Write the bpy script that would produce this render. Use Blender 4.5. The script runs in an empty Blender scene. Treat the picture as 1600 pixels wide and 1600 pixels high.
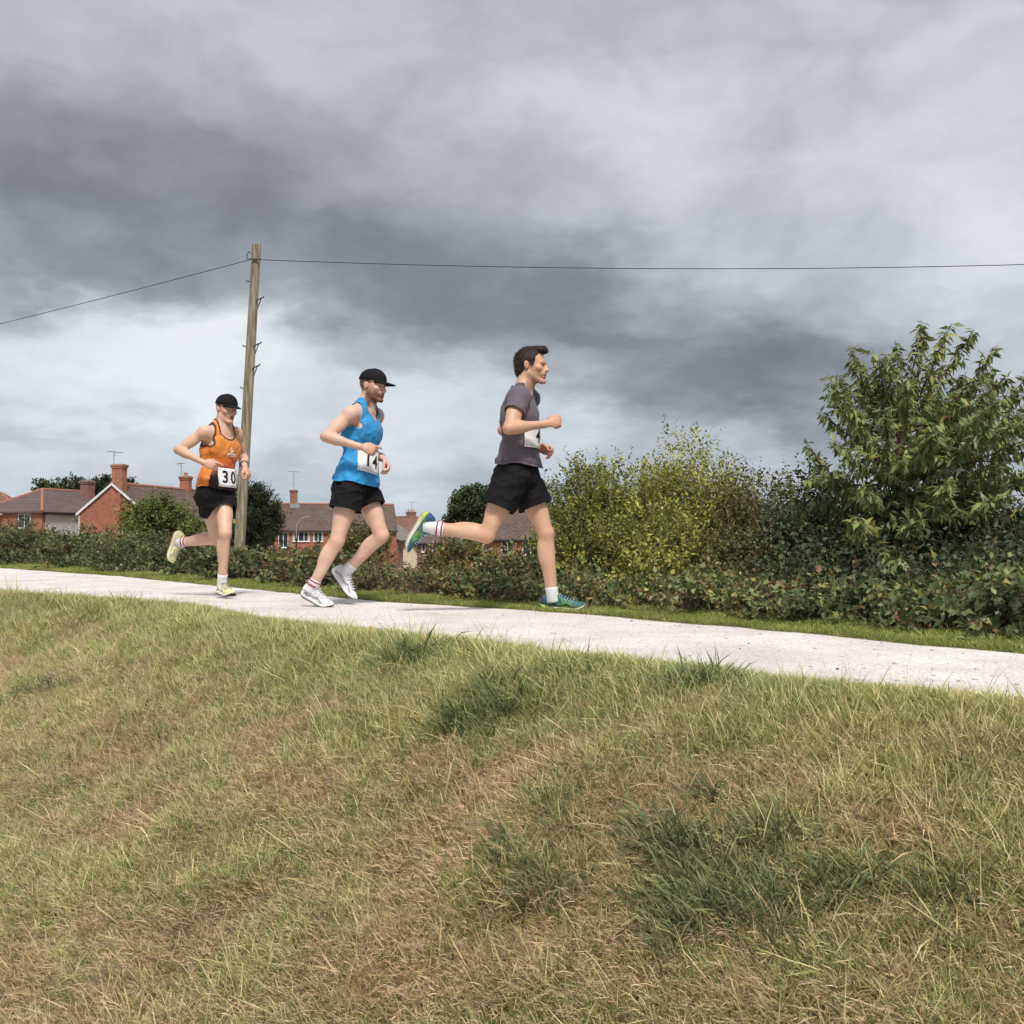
import bpy, math, random
import numpy as np
from mathutils import Vector, Matrix, Euler

random.seed(7); RNG = np.random.default_rng(7)
SC = bpy.context.scene
COL = SC.collection

# ------------------------------------------------------------------ camera, world, sun, exposure
F = 1716.0; CAM_H = 0.45; PITCH = math.atan(46/F)
cam_d = bpy.data.cameras.new('camera'); cam = bpy.data.objects.new('camera', cam_d); COL.objects.link(cam)
cam.location = (0, 0, CAM_H); cam.rotation_euler = (math.pi/2+PITCH, 0, 0)
cam_d.sensor_fit = 'HORIZONTAL'; cam_d.sensor_width = 36; cam_d.angle = 2*math.atan(800/F)
cam_d.clip_start = 0.05; cam_d.clip_end = 4000
SC.camera = cam
SC.view_settings.view_transform = 'Standard'; SC.view_settings.look = 'None'
SC.view_settings.gamma = 1; SC.view_settings.use_curve_mapping = False
EXPO = 1.30
CY = SC.cycles
CY.use_adaptive_sampling = True; CY.adaptive_threshold = 0.045; CY.max_bounces = 5; CY.diffuse_bounces = 3; CY.glossy_bounces = 2
CY.transmission_bounces = 3; CY.transparent_max_bounces = 6; CY.caustics_reflective = False; CY.caustics_refractive = False
SC.view_settings.exposure = EXPO

SUN_AZ, SUN_EL = math.radians(12), math.radians(56)     # azimuth measured from -Y (behind the camera) towards +X
def ray(px, py):
    u = (px-800)/F; v = (800-py)/F; c, s = math.cos(PITCH), math.sin(PITCH)
    return np.array([u, c-v*s, s+v*c])
def at(px, py, Y):
    """world point at distance Y in front of the viewpoint, seen in direction (px, py)"""
    d = ray(px, py); return np.array([0, 0, CAM_H]) + d*(Y/d[1])

def sun_dir():
    ce = math.cos(SUN_EL)
    return Vector((math.sin(SUN_AZ)*ce, -math.cos(SUN_AZ)*ce, math.sin(SUN_EL)))

def build_world():
    w = bpy.data.worlds.new('World'); SC.world = w; w.use_nodes = True
    nt = w.node_tree; nt.nodes.clear(); N = nt.nodes.new; L = nt.links.new
    out = N('ShaderNodeOutputWorld'); bg = N('ShaderNodeBackground'); bg.inputs['Strength'].default_value = 0.1
    L(bg.outputs[0], out.inputs[0])
    sky = N('ShaderNodeTexSky'); sky.sky_type = 'NISHITA'; sky.sun_disc = False
    sky.sun_elevation = SUN_EL; sd = sun_dir(); sky.sun_rotation = math.atan2(sd.x, sd.y)
    tc = N('ShaderNodeTexCoord')
    def M(op, a, b=None, c=None, clamp=False):
        n = N('ShaderNodeMath'); n.operation = op; n.use_clamp = clamp
        for i, v in enumerate((a, b, c)):
            if v is None: continue
            if isinstance(v, (int, float)): n.inputs[i].default_value = v
            else: L(v, n.inputs[i])
        return n.outputs[0]
    def VM(op, a, b=None):
        n = N('ShaderNodeVectorMath'); n.operation = op
        for i, v in enumerate((a, b)):
            if v is None: continue
            if isinstance(v, (tuple, list)): n.inputs[i].default_value = v
            else: L(v, n.inputs[i])
        return n
    def noise(vec, scale, detail, rough=.55, dist=0):
        n = N('ShaderNodeTexNoise'); n.inputs['Scale'].default_value = scale; n.inputs['Detail'].default_value = detail
        n.inputs['Roughness'].default_value = rough; n.inputs['Distortion'].default_value = dist
        L(vec, n.inputs['Vector']); return n
    d0 = tc.outputs['Generated']
    sep = N('ShaderNodeSeparateXYZ'); L(d0, sep.inputs[0])
    z = M('MAXIMUM', sep.outputs[2], 0.0)
    den = M('ADD', z, 0.30)
    cmb = N('ShaderNodeCombineXYZ')
    L(M('DIVIDE', sep.outputs[0], den), cmb.inputs[0]); L(M('DIVIDE', sep.outputs[1], den), cmb.inputs[1])
    P = cmb.outputs[0]                                   # position on the cloud deck
    # warped view direction so that the big cloud masses get torn edges
    wn = noise(P, 2.4, 5, .6)
    wv = VM('SUBTRACT', wn.outputs['Color'], (.5, .5, .5))
    ws = N('ShaderNodeVectorMath'); ws.operation = 'SCALE'; L(wv.outputs[0], ws.inputs[0]); ws.inputs['Scale'].default_value = 0.20
    D = VM('ADD', d0, ws.outputs[0]).outputs[0]
    n1 = noise(P, 1.5, 5, .5, .2).outputs['Fac']
    n2 = noise(P, 4.6, 6, .58, .5).outputs['Fac']
    n3 = noise(D, 7.0, 4, .55, .3).outputs['Fac']
    val = M('ADD', M('MULTIPLY', M('SUBTRACT', n1, .5), .30), M('MULTIPLY', M('SUBTRACT', n2, .5), .26))
    val = M('ADD', val, M('MULTIPLY', M('SUBTRACT', n3, .5), .18))
    # rounded, lumpy cloud bellies
    flat = VM('MULTIPLY', D, (1, 1, 1.7)).outputs[0]
    for sc_, amp_ in ((2.8, .24), (7.5, .09)):
        b = noise(flat, sc_, 3, .5, .3).outputs['Fac']; bl = M('ABSOLUTE', M('SUBTRACT', b, .5)); val = M('ADD', val, M('MULTIPLY', M('SUBTRACT', M('MULTIPLY', bl, 4.0), .45), amp_))
    val = M('ADD', val, 0.65)
    # cloud masses: (px, py, half-width, half-height, roll deg, amount)
    masses = [(20, 330, 300, 90, 5, -.56), (340, 290, 260, 140, 18, -.20), (640, 380, 300, 100, 22, -.17),
              (1040, 510, 330, 85, 12, -.42), (1210, 610, 200, 65, 6, -.42), (700, 470, 240, 60, 10, -.16),
              (250, 170, 420, 70, 0, -.02), (250, 30, 600, 90, 0, .22), (1010, 330, 90, 150, -20, .24), (1420, 270, 260, 170, 10, .22),
              (1120, 420, 130, 40, 10, .06), (1560, 500, 200, 110, 0, .22), (80, 530, 330, 80, 8, .52), (300, 480, 90, 30, 10, .12),
              (380, 560, 180, 60, 10, .22), (560, 640, 220, 45, 5, .14), (940, 650, 90, 35, 10, .28),
              (640, 740, 420, 55, 0, .16), (60, 655, 200, 22, 4, -.16), (900, 60, 300, 50, 0, -.06),
              (480, 530, 160, 25, 20, -.10), (760, 560, 120, 22, 20, -.10), (1500, 60, 260, 60, 0, .12)]
    for px, py, sx, sy, rot, amp in masses:
        c = Vector(ray(px, py)).normalized(); e1 = c.cross(Vector((0, 0, 1))).normalized(); e2 = e1.cross(c)
        r = math.radians(-rot); a1 = (e1*math.cos(r)+e2*math.sin(r))*(F/sx); a2 = (e2*math.cos(r)-e1*math.sin(r))*(F/sy)
        u = VM('DOT_PRODUCT', D, tuple(a1)).outputs['Value']; v = VM('DOT_PRODUCT', D, tuple(a2)).outputs['Value']
        q = M('MULTIPLY_ADD', u, u, M('MULTIPLY', v, v))
        val = M('ADD', val, M('MULTIPLY', M('EXPONENT', M('MULTIPLY', q, -.7)), amp*.62))
    cr = N('ShaderNodeValToRGB'); L(val, cr.inputs[0])
    e = cr.color_ramp.elements
    def s2l(c): return tuple(((x/255)/12.92 if x/255 <= .04045 else ((x/255+.055)/1.055)**2.4) for x in c)+(1,)
    stops = [(0.0, (110, 113, 122)), (.22, (133, 137, 146)), (.42, (160, 164, 171)), (.60, (186, 190, 196)), (.78, (212, 215, 221)), (1.0, (236, 238, 242))]
    e[0].position, e[0].color = stops[0][0], s2l(stops[0][1]); e[1].position, e[1].color = stops[-1][0], s2l(stops[-1][1])
    for p, c in stops[1:-1]:
        k = e.new(p); k.color = s2l(c)
    # bluer towards the horizon
    low = M('SUBTRACT', 1.0, M('MULTIPLY', z, 3.2), clamp=True)
    tint = N('ShaderNodeMix'); tint.data_type = 'RGBA'; L(low, tint.inputs['Factor'])
    tint.inputs['A'].default_value = (1.0, 1.0, 1.0, 1); tint.inputs['B'].default_value = (.93, 1.0, 1.04, 1)
    mul = N('ShaderNodeMix'); mul.data_type = 'RGBA'; mul.blend_type = 'MULTIPLY'; mul.inputs['Factor'].default_value = 1
    L(cr.outputs[0], mul.inputs['A']); L(tint.outputs['Result'], mul.inputs['B'])
    sc = VM('SCALE', mul.outputs['Result']); sc.inputs['Scale'].default_value = 10/(2**EXPO)
    mix = N('ShaderNodeMix'); mix.data_type = 'RGBA'; mix.inputs['Factor'].default_value = .985
    L(sky.outputs[0], mix.inputs['A']); L(sc.outputs[0], mix.inputs['B'])
    L(mix.outputs['Result'], bg.inputs['Color'])
build_world()
sl = bpy.data.lights.new('sun', 'SUN'); sl.energy = 1.5; sl.angle = math.radians(11); sl.color = (1, .955, .88)
so = bpy.data.objects.new('sun', sl); COL.objects.link(so); so.rotation_euler = sun_dir().to_track_quat('Z', 'Y').to_euler()

# ------------------------------------------------------------------ helpers
def tag(o, label=None, cat=None, group=None, kind=None):
    for k, v in (('label', label), ('category', cat), ('group', group), ('kind', kind)):
        if v: o[k] = v
    return o
def lin(*c):
    return tuple((x/255/12.92 if x/255 <= .04045 else ((x/255+.055)/1.055)**2.4) for x in c)+(1,)
def empty(name, loc=(0, 0, 0), rz=0):
    o = bpy.data.objects.new(name, None); COL.objects.link(o); o.location = tuple(loc); o.rotation_euler = (0, 0, rz)
    o.empty_display_size = .2
    return o
def mesh_obj(name, V, Fc, mats=(), parent=None, smooth=False, colors=None, fmat=None, link=True, attrs=None):
    me = bpy.data.meshes.new(name)
    V = np.asarray(V, dtype=np.float32)
    if isinstance(Fc, np.ndarray):
        n, k = Fc.shape
        me.vertices.add(len(V)); me.vertices.foreach_set('co', V.ravel())
        me.loops.add(n*k); me.loops.foreach_set('vertex_index', Fc.astype(np.int32).ravel())
        me.polygons.add(n); me.polygons.foreach_set('loop_start', np.arange(0, n*k, k, dtype=np.int32))
        try: me.polygons.foreach_set('loop_total', np.full(n, k, dtype=np.int32))
        except Exception: pass
        me.update(calc_edges=True)
    else:
        me.from_pydata([tuple(v) for v in V.tolist()], [], [tuple(f) for f in Fc]); me.update()
    if smooth: me.polygons.foreach_set('use_smooth', np.ones(len(me.polygons), dtype=bool))
    if not isinstance(mats, (list, tuple)): mats = [mats]
    for m in mats: me.materials.append(m)
    if fmat is not None: me.polygons.foreach_set('material_index', np.asarray(fmat, dtype=np.int32))
    if colors is not None:
        c = np.asarray(colors, dtype=np.float32)
        if c.shape[1] == 3: c = np.hstack([c, np.ones((len(c), 1), np.float32)])
        a = me.color_attributes.new('Col', 'FLOAT_COLOR', 'POINT'); a.data.foreach_set('color', c.ravel())
    for k, v in (attrs or {}).items():
        a = me.attributes.new(k, 'FLOAT', 'POINT'); a.data.foreach_set('value', np.asarray(v, dtype=np.float32))
    o = bpy.data.objects.new(name, me)
    if link: COL.objects.link(o)
    if parent is not None:
        o.parent = parent
    return o
def unparent_matrix(o, parent):
    o.parent = parent; o.matrix_parent_inverse = parent.matrix_basis.inverted()

class MB:
    """collects simple closed solids into one mesh"""
    def __init__(s): s.v = []; s.f = []; s.m = []
    def add(s, V, Fc, m=0):
        b = len(s.v); s.v += [tuple(float(x) for x in v) for v in V]; s.f += [tuple(b+i for i in f) for f in Fc]; s.m += [m]*len(Fc)
    def box(s, a, b, m=0):
        x0, y0, z0 = a; x1, y1, z1 = b
        s.add([(x0,y0,z0),(x1,y0,z0),(x1,y1,z0),(x0,y1,z0),(x0,y0,z1),(x1,y0,z1),(x1,y1,z1),(x0,y1,z1)],
              [(0,3,2,1),(4,5,6,7),(0,1,5,4),(1,2,6,5),(2,3,7,6),(3,0,4,7)], m)
    def poly(s, pts, m=0): s.add(pts, [tuple(range(len(pts)))], m)
    def slab(s, pts, t, m=0):
        """polygon given thickness t downwards (z)"""
        n = len(pts); lo = [(p[0], p[1], p[2]-t) for p in pts]
        s.add(list(pts)+lo, [tuple(range(n)), tuple(range(2*n-1, n-1, -1))]+[(i, n+i, n+(i+1) % n, (i+1) % n) for i in range(n)], m)
    def tube(s, pts, rad, n=6, m=0, cap=True):
        pts = [np.array(p, float) for p in pts]; k = len(pts)
        rad = [rad]*k if isinstance(rad, (int, float)) else rad
        V = []; prev = None
        for i, p in enumerate(pts):
            t = pts[min(i+1, k-1)]-pts[max(i-1, 0)]; t = t/(np.linalg.norm(t)+1e-9)
            a = prev if prev is not None else (np.array([0, 0, 1.]) if abs(t[2]) < .9 else np.array([1., 0, 0]))
            a = a-t*a.dot(t); a /= np.linalg.norm(a)+1e-9; b = np.cross(t, a); prev = a
            for j in range(n):
                q = 2*math.pi*j/n; V.append(p+rad[i]*(math.cos(q)*a+math.sin(q)*b))
        Fc = [(i*n+j, i*n+(j+1) % n, (i+1)*n+(j+1) % n, (i+1)*n+j) for i in range(k-1) for j in range(n)]
        if cap: Fc += [tuple(range(n-1, -1, -1)), tuple(range((k-1)*n, k*n))]
        s.add(V, Fc, m)
    def build(s, name, mats, parent=None, smooth=False):
        return mesh_obj(name, np.array(s.v).reshape(-1, 3), s.f, mats, parent, smooth, fmat=s.m)

# ---- material helper
class NT:
    def __init__(s, name):
        s.mat = bpy.data.materials.new(name); s.mat.use_nodes = True; s.nt = s.mat.node_tree
        s.b = s.nt.nodes['Principled BSDF']; s.out = s.nt.nodes['Material Output']
    def n(s, t, **kw):
        x = s.nt.nodes.new(t)
        for k, v in kw.items():
            if k in x.inputs.keys():
                if isinstance(v, bpy.types.NodeSocket): s.l(v, x.inputs[k])
                else: x.inputs[k].default_value = v
            else: setattr(x, k, v)
        return x
    def l(s, a, b): s.nt.links.new(a, b)
    def noise(s, scale, detail=4, rough=.55, vec=None, dist=0):
        x = s.n('ShaderNodeTexNoise', Scale=scale, Detail=detail, Roughness=rough, Distortion=dist)
        s.l(vec if vec is not None else s.obj(), x.inputs['Vector']); return x
    def obj(s):
        if not hasattr(s, '_o'): s._o = s.n('ShaderNodeTexCoord')
        return s._o.outputs['Object']
    def geo(s):
        if not hasattr(s, '_g'): s._g = s.n('ShaderNodeNewGeometry')
        return s._g.outputs['Position']
    def ramp(s, fac, stops):
        x = s.n('ShaderNodeValToRGB'); s.l(fac, x.inputs[0]); e = x.color_ramp.elements
        e[0].position, e[0].color = stops[0]; e[1].position, e[1].color = stops[-1]
        for p, c in stops[1:-1]:
            k = e.new(p); k.color = c
        return x.outputs[0]
    def mix(s, fac, a, b, blend='MIX'):
        x = s.n('ShaderNodeMix', data_type='RGBA', blend_type=blend)
        for k, v in (('Factor', fac), ('A', a), ('B', b)):
            if isinstance(v, bpy.types.NodeSocket): s.l(v, x.inputs[k])
            else: x.inputs[k].default_value = v
        return x.outputs['Result']
    def math(s, op, a, b=None, c=None, clamp=False):
        x = s.n('ShaderNodeMath', operation=op, use_clamp=clamp)
        for i, v in enumerate((a, b, c)):
            if v is None: continue
            if isinstance(v, (int, float)): x.inputs[i].default_value = v
            else: s.l(v, x.inputs[i])
        return x.outputs[0]
    def bump(s, h, strength=.3, dist=.01, normal=None):
        x = s.n('ShaderNodeBump', Strength=strength, Distance=dist); s.l(h, x.inputs['Height'])
        if normal is not None: s.l(normal, x.inputs['Normal'])
        s.l(x.outputs[0], s.b.inputs['Normal']); return x.outputs[0]
    def color(s, c):
        if isinstance(c, bpy.types.NodeSocket): s.l(c, s.b.inputs['Base Color'])
        else: s.b.inputs['Base Color'].default_value = c
    def set(s, **kw):
        for k, v in kw.items():
            s.b.inputs[k.replace('_', ' ')].default_value = v
        return s
def simple(name, col, rough=.7, var=.12, scale=30, bump=0, metal=0, spec=.4):
    t = NT(name); n = t.noise(scale, 5)
    c = t.ramp(n.outputs['Fac'], [(.25, tuple(x*(1-var) for x in col[:3])+(1,)), (.75, tuple(min(1, x*(1+var)) for x in col[:3])+(1,))])
    t.color(c); t.set(Roughness=rough, Metallic=metal); t.b.inputs['Specular IOR Level'].default_value = spec
    if bump: t.bump(n.outputs['Fac'], bump, .01)
    return t.mat

# ---- vectorised value noise
def _hash(i, j, k, seed):
    h = (i*374761393 + j*668265263 + k*2147483647 + seed*974634777).astype(np.int64)
    h = (h ^ (h >> 13))*1274126177; h &= 0x7fffffff
    h = (h ^ (h >> 16)) & 0xffff
    return h/65535.0
def vnoise(P, freq=1.0, seed=0):
    Q = np.asarray(P, float)*freq; I = np.floor(Q).astype(np.int64); f = Q-I; f = f*f*(3-2*f)
    r = 0
    for a in (0, 1):
        for b in (0, 1):
            for c in (0, 1):
                w = (f[..., 0] if a else 1-f[..., 0])*(f[..., 1] if b else 1-f[..., 1])*(f[..., 2] if c else 1-f[..., 2])
                r = r+w*_hash(I[..., 0]+a, I[..., 1]+b, I[..., 2]+c, seed)
    return r
def fbm(P, freq=1.0, seed=0, oct=3):
    r = 0; a = 1; t = 0
    for i in range(oct): r = r+a*vnoise(P, freq*2**i, seed+i); t += a; a *= .5
    return r/t
def unit(v):
    v = np.asarray(v, float); return v/(np.linalg.norm(v, axis=-1, keepdims=True)+1e-12)
# ------------------------------------------------------------------ ground
FAR_EDGE = np.array([(-40, 61.), (-22, 36.5), (-8.77, 18.8), (-4.9, 14.0), (-2.4, 10.3), (-.96, 8.2), (0, 7.3), (.74, 6.4), (1.29, 5.6), (2.05, 4.4), (4.2, 1.3), (9, -5.5), (24, -27)])
NEAR_EDGE = np.array([(-40, 54.), (-20, 28.5), (-4.15, 9.1), (-2.25, 7.6), (-1.45, 6.2), (-.62, 5.25), (0, 4.42), (.47, 4.0), (.82, 3.52), (1.39, 2.97), (3.15, .75), (8.0, -5.9), (24, -28.9)])
def seg_dist(P, line):
    """signed distance of points (n,2) to a polyline; positive on the side away from the camera"""
    best = np.full(len(P), 1e9); sg = np.ones(len(P))
    for a, b in zip(line[:-1], line[1:]):
        ab = b-a; t = np.clip(((P-a)@ab)/ab.dot(ab), 0, 1); q = a+t[:, None]*ab; d = np.linalg.norm(P-q, axis=1)
        s = np.sign(ab[0]*(P[:, 1]-a[1])-ab[1]*(P[:, 0]-a[0])); m = d < best; best[m] = d[m]; sg[m] = s[m]
    return best*sg
def ss(x, a, b):
    t = np.clip((x-a)/(b-a), 0, 1); return t*t*(3-2*t)
def ground_z(P):
    P = np.atleast_2d(np.asarray(P, float)); P3 = np.hstack([P, np.zeros((len(P), 1))])
    dn = seg_dist(P, NEAR_EDGE); df = seg_dist(P, FAR_EDGE)
    # near bank, falling towards and past the viewpoint, levelling out below
    d = np.maximum(-dn, 0); z = -0.405*(d-0.22*(1-np.exp(-d/.22))); z = np.where(z < -1.9, -1.9-(1-np.exp((z+1.9)/1.2))*1.2, z)
    z += (fbm(P3, 1.6, 3, 3)-.5)*.07*ss(d, .1, .8)+(fbm(P3, 6, 9, 2)-.5)*.022*ss(d, .0, .3)
    # far side: level verge, then the embankment drops and the fields fall away slowly
    e = np.maximum(df, 0)
    zf = -1.7*ss(e, .9, 5.5)-ss(e, 20, 150)*2.6
    z = np.where(df > 0, zf+(fbm(P3, 3, 5, 2)-.5)*.05*ss(e, 0, .4), z)
    pm = (dn > 0) & (df < 0)
    cr = np.minimum(dn, -df); z = np.where(pm, -.012*np.exp(-((cr-.55)/.25)**2)+(fbm(P3, 4, 2, 2)-.5)*.012, z)
    return z
def hit_ground(px, py):
    d = ray(px, py); t = 1.0
    for i in range(400):
        p = np.array([0, 0, CAM_H])+d*t
        if p[2] <= ground_z(p[None, :2])[0]: break
        t *= 1.012
    return p

def ground_material():
    t = NT('dry_turf'); p = t.geo()
    n1 = t.noise(2.2, 6, .6, p); n2 = t.noise(26, 6, .65, p); n3 = t.noise(160, 3, .6, p)
    c = t.ramp(n2.outputs['Fac'], [(.25, (.09, .06, .04, 1)), (.5, (.27, .19, .125, 1)), (.75, (.52, .41, .30, 1))])
    g = t.ramp(n3.outputs['Fac'], [(.3, (.05, .065, .02, 1)), (.7, (.13, .15, .055, 1))])
    f = t.ramp(n1.outputs['Fac'], [(.42, (0, 0, 0, 1)), (.62, (1, 1, 1, 1))])
    t.color(t.mix(t.math('MULTIPLY', f, .6), c, g)); t.set(Roughness=1); t.b.inputs['Specular IOR Level'].default_value = .1
    h = t.math('ADD', n2.outputs['Fac'], t.math('MULTIPLY', n3.outputs['Fac'], .5)); t.bump(h, .9, .03)
    return t.mat
def field_material():
    t = NT('rough_field'); n = t.noise(.6, 6, .6, t.geo())
    t.color(t.ramp(n.outputs['Fac'], [(.3, (.05, .07, .025, 1)), (.7, (.12, .13, .05, 1))])); t.set(Roughness=1)
    return t.mat
def path_material():
    t = NT('crushed_limestone'); p = t.geo()
    n1 = t.noise(1.7, 5, .6, p); n2 = t.noise(45, 6, .7, p); n3 = t.noise(9, 5, .65, p)
    v = t.n('ShaderNodeTexVoronoi', Scale=85.0); t.l(p, v.inputs['Vector'])
    c = t.ramp(n2.outputs['Fac'], [(.28, (.58, .55, .525, 1)), (.5, (.78, .75, .73, 1)), (.68, (.87, .845, .825, 1))])
    vv = t.ramp(v.outputs['Color'], [(0.0, (.78, .76, .74, 1)), (.5, (1, 1, 1, 1))])
    c = t.mix(.75, c, vv, 'MULTIPLY')
    d = t.ramp(n3.outputs['Fac'], [(.30, (.78, .76, .74, 1)), (.46, (1, 1, 1, 1))]); c = t.mix(.5, c, d, 'MULTIPLY')
    w = t.ramp(n1.outputs['Fac'], [(.35, (.80, .775, .76, 1)), (.6, (1, .99, .98, 1))]); c = t.mix(1, c, w, 'MULTIPLY')
    # trodden soil creeping in along both edges
    a = t.n('ShaderNodeAttribute', attribute_name='edge'); e = t.math('SUBTRACT', a.outputs['Fac'], t.math('MULTIPLY', n3.outputs['Fac'], .16))
    ef = t.ramp(e, [(0.0, (1, 1, 1, 1)), (.09, (0, 0, 0, 1))])
    c = t.mix(ef, c, (.20, .15, .10, 1)); t.color(c); t.set(Roughness=.95); t.b.inputs['Specular IOR Level'].default_value = .2
    h = t.math('ADD', n2.outputs['Fac'], t.math('MULTIPLY', v.outputs['Distance'], .8)); t.bump(h, .55, .012)
    return t.mat

def grid_sheet(x0, x1, y0, y1, n, m):
    X, Y = np.meshgrid(np.linspace(x0, x1, n), np.linspace(y0, y1, m), indexing='ij')
    P = np.stack([X.ravel(), Y.ravel()], 1); I = np.arange(n*m).reshape(n, m)
    Q = np.stack([I[:-1, :-1], I[1:, :-1], I[1:, 1:], I[:-1, 1:]], -1).reshape(-1, 4)
    return P, Q
def build_ground():
    # one sheet: strips parallel to the path so the shoulder is crisp; warped grid along and across
    A = NEAR_EDGE; B = FAR_EDGE
    def resample(L, k, s0, s1):
        d = np.r_[0, np.cumsum(np.linalg.norm(np.diff(L, axis=0), axis=1))]; t = np.linspace(0, 1, k); 
        return np.stack([np.interp(t*d[-1], d, L[:, 0]), np.interp(t*d[-1], d, L[:, 1])], 1)
    K = 900
    a = resample(A, K, 0, 1); b = resample(B, K, 0, 1)
    nn = np.array([-.77, -.64])
    offs_n = np.r_[0, np.geomspace(.03, 6, 90), np.geomspace(6.6, 300, 16)]
    offs_f = np.r_[0, np.geomspace(.04, 12, 50), np.geomspace(14, 1500, 40)]
    th = np.interp(np.linspace(0, 1, K), [0, .35, .62, .8, 1], np.radians([150, 110, 45, 0, -50])); fan = np.stack([np.cos(th), np.sin(th)], 1)
    rows = [b-nn*min(o, 12)+fan*max(o-12, 0) for o in offs_f[::-1]]+[b*(1-t)+a*t for t in np.linspace(0, 1, 26)[1:-1]]+[a+nn*o for o in offs_n]
    P = np.concatenate(rows); z = ground_z(P);
    far = seg_dist(P, FAR_EDGE); near = seg_dist(P, NEAR_EDGE)
    onp = (near > .0) & (far < 0); z = np.where(onp, z-.02, z)
    R = len(rows); I = np.arange(R*K).reshape(R, K)
    Q = np.stack([I[:-1, :-1], I[1:, :-1], I[1:, 1:], I[:-1, 1:]], -1).reshape(-1, 4)
    o = mesh_obj('ground', np.c_[P, z], Q, [ground_material()], smooth=True); o['kind'] = 'structure'
    # path sheet just above
    T = np.linspace(-.015, 1.015, 42); rows = [b*(1-t)+a*t for t in T]
    P = np.concatenate(rows); z = ground_z(P)+.004
    w = np.linalg.norm(a-b, axis=1); edge = np.concatenate([np.minimum(np.abs(t-0), np.abs(1-t))*w for t in T])
    I = np.arange(len(T)*K).reshape(len(T), K); Q = np.stack([I[:-1, :-1], I[1:, :-1], I[1:, 1:], I[:-1, 1:]], -1).reshape(-1, 4)
    o = mesh_obj('path', np.c_[P, z], Q, [path_material()], smooth=True, attrs={'edge': edge}); o['kind'] = 'structure'
build_ground()
# ------------------------------------------------------------------ grass
def blades(n, rad, hmin, hmax, width, lean, curl, cols, rng, flat=0.0, dirbias=None):
    """n tapered, bent ribbons; returns verts, tris, colours"""
    a = rng.random(n)*2*np.pi; r = rad*np.sqrt(rng.random(n)); base = np.stack([r*np.cos(a), r*np.sin(a), -.01+0*r], 1)
    az = a+rng.normal(0, 1.0, n) if dirbias is None else rng.normal(dirbias, .5, n)
    L = hmin+(hmax-hmin)*rng.random(n)**1.3; th = np.abs(rng.normal(lean, lean*.6, n)); th = th*(1-flat)+flat*rng.uniform(1.1, 1.65, n)
    cu = rng.normal(curl, curl*.5+.01, n); W = width*(.6+.8*rng.random(n))
    side = np.stack([-np.sin(az), np.cos(az), np.zeros(n)], 1); tw = rng.normal(0, .7, n)
    V = []; p = base.copy(); ang = th.copy(); k = 3
    hd = np.stack([np.cos(az), np.sin(az), np.zeros(n)], 1)
    for i in range(k+1):
        d = hd*np.sin(ang)[:, None]+np.array([0, 0, 1.])*np.cos(ang)[:, None]
        up = np.cross(side, d); sd = side*np.cos(tw)[:, None]+up*np.sin(tw)[:, None]
        w = W*(1-.28*i/k)*(i < k)*.5
        if i < k: V += [p-sd*w[:, None], p+sd*w[:, None]]
        else: V += [p]
        p = p+d*(L/k)[:, None]; ang = ang+cu/k
        p[:, 2] = np.maximum(p[:, 2], .002+.004*rng.random(n))
    V = np.stack(V, 1); m = V.shape[1]
    base_i = (np.arange(n)*m)[:, None]
    T = np.array([[0, 1, 3], [0, 3, 2], [2, 3, 5], [2, 5, 4], [4, 5, 6]])
    Fc = (base_i[:, :, None]+T[None]).reshape(-1, 3)
    c = np.array(cols)[rng.integers(0, len(cols), n)]*(0.75+.5*rng.random((n, 1)))
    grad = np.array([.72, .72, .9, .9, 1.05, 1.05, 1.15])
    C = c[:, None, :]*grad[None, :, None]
    return V.reshape(-1, 3), Fc, C.reshape(-1, 3)

def leafy_material(name, rough=.55, trans=.35, inst=False, spec=.3):
    t = NT(name); a = t.n('ShaderNodeAttribute', attribute_name='Col'); c = a.outputs['Color']
    if inst:
        b = t.n('ShaderNodeAttribute', attribute_type='INSTANCER', attribute_name='tint'); c = t.mix(1.0, c, b.outputs['Color'], 'MULTIPLY')
    t.color(c); t.set(Roughness=rough); t.b.inputs['Specular IOR Level'].default_value = spec
    tr = t.n('ShaderNodeBsdfTranslucent'); t.l(c, tr.inputs['Color'])
    mx = t.n('ShaderNodeMixShader'); mx.inputs[0].default_value = trans
    t.l(t.b.outputs[0], mx.inputs[1]); t.l(tr.outputs[0], mx.inputs[2]); t.l(mx.outputs[0], t.out.inputs[0])
    return t.mat
GRASS_M = leafy_material('grass_blades', .8, .3, True, .06)

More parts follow.
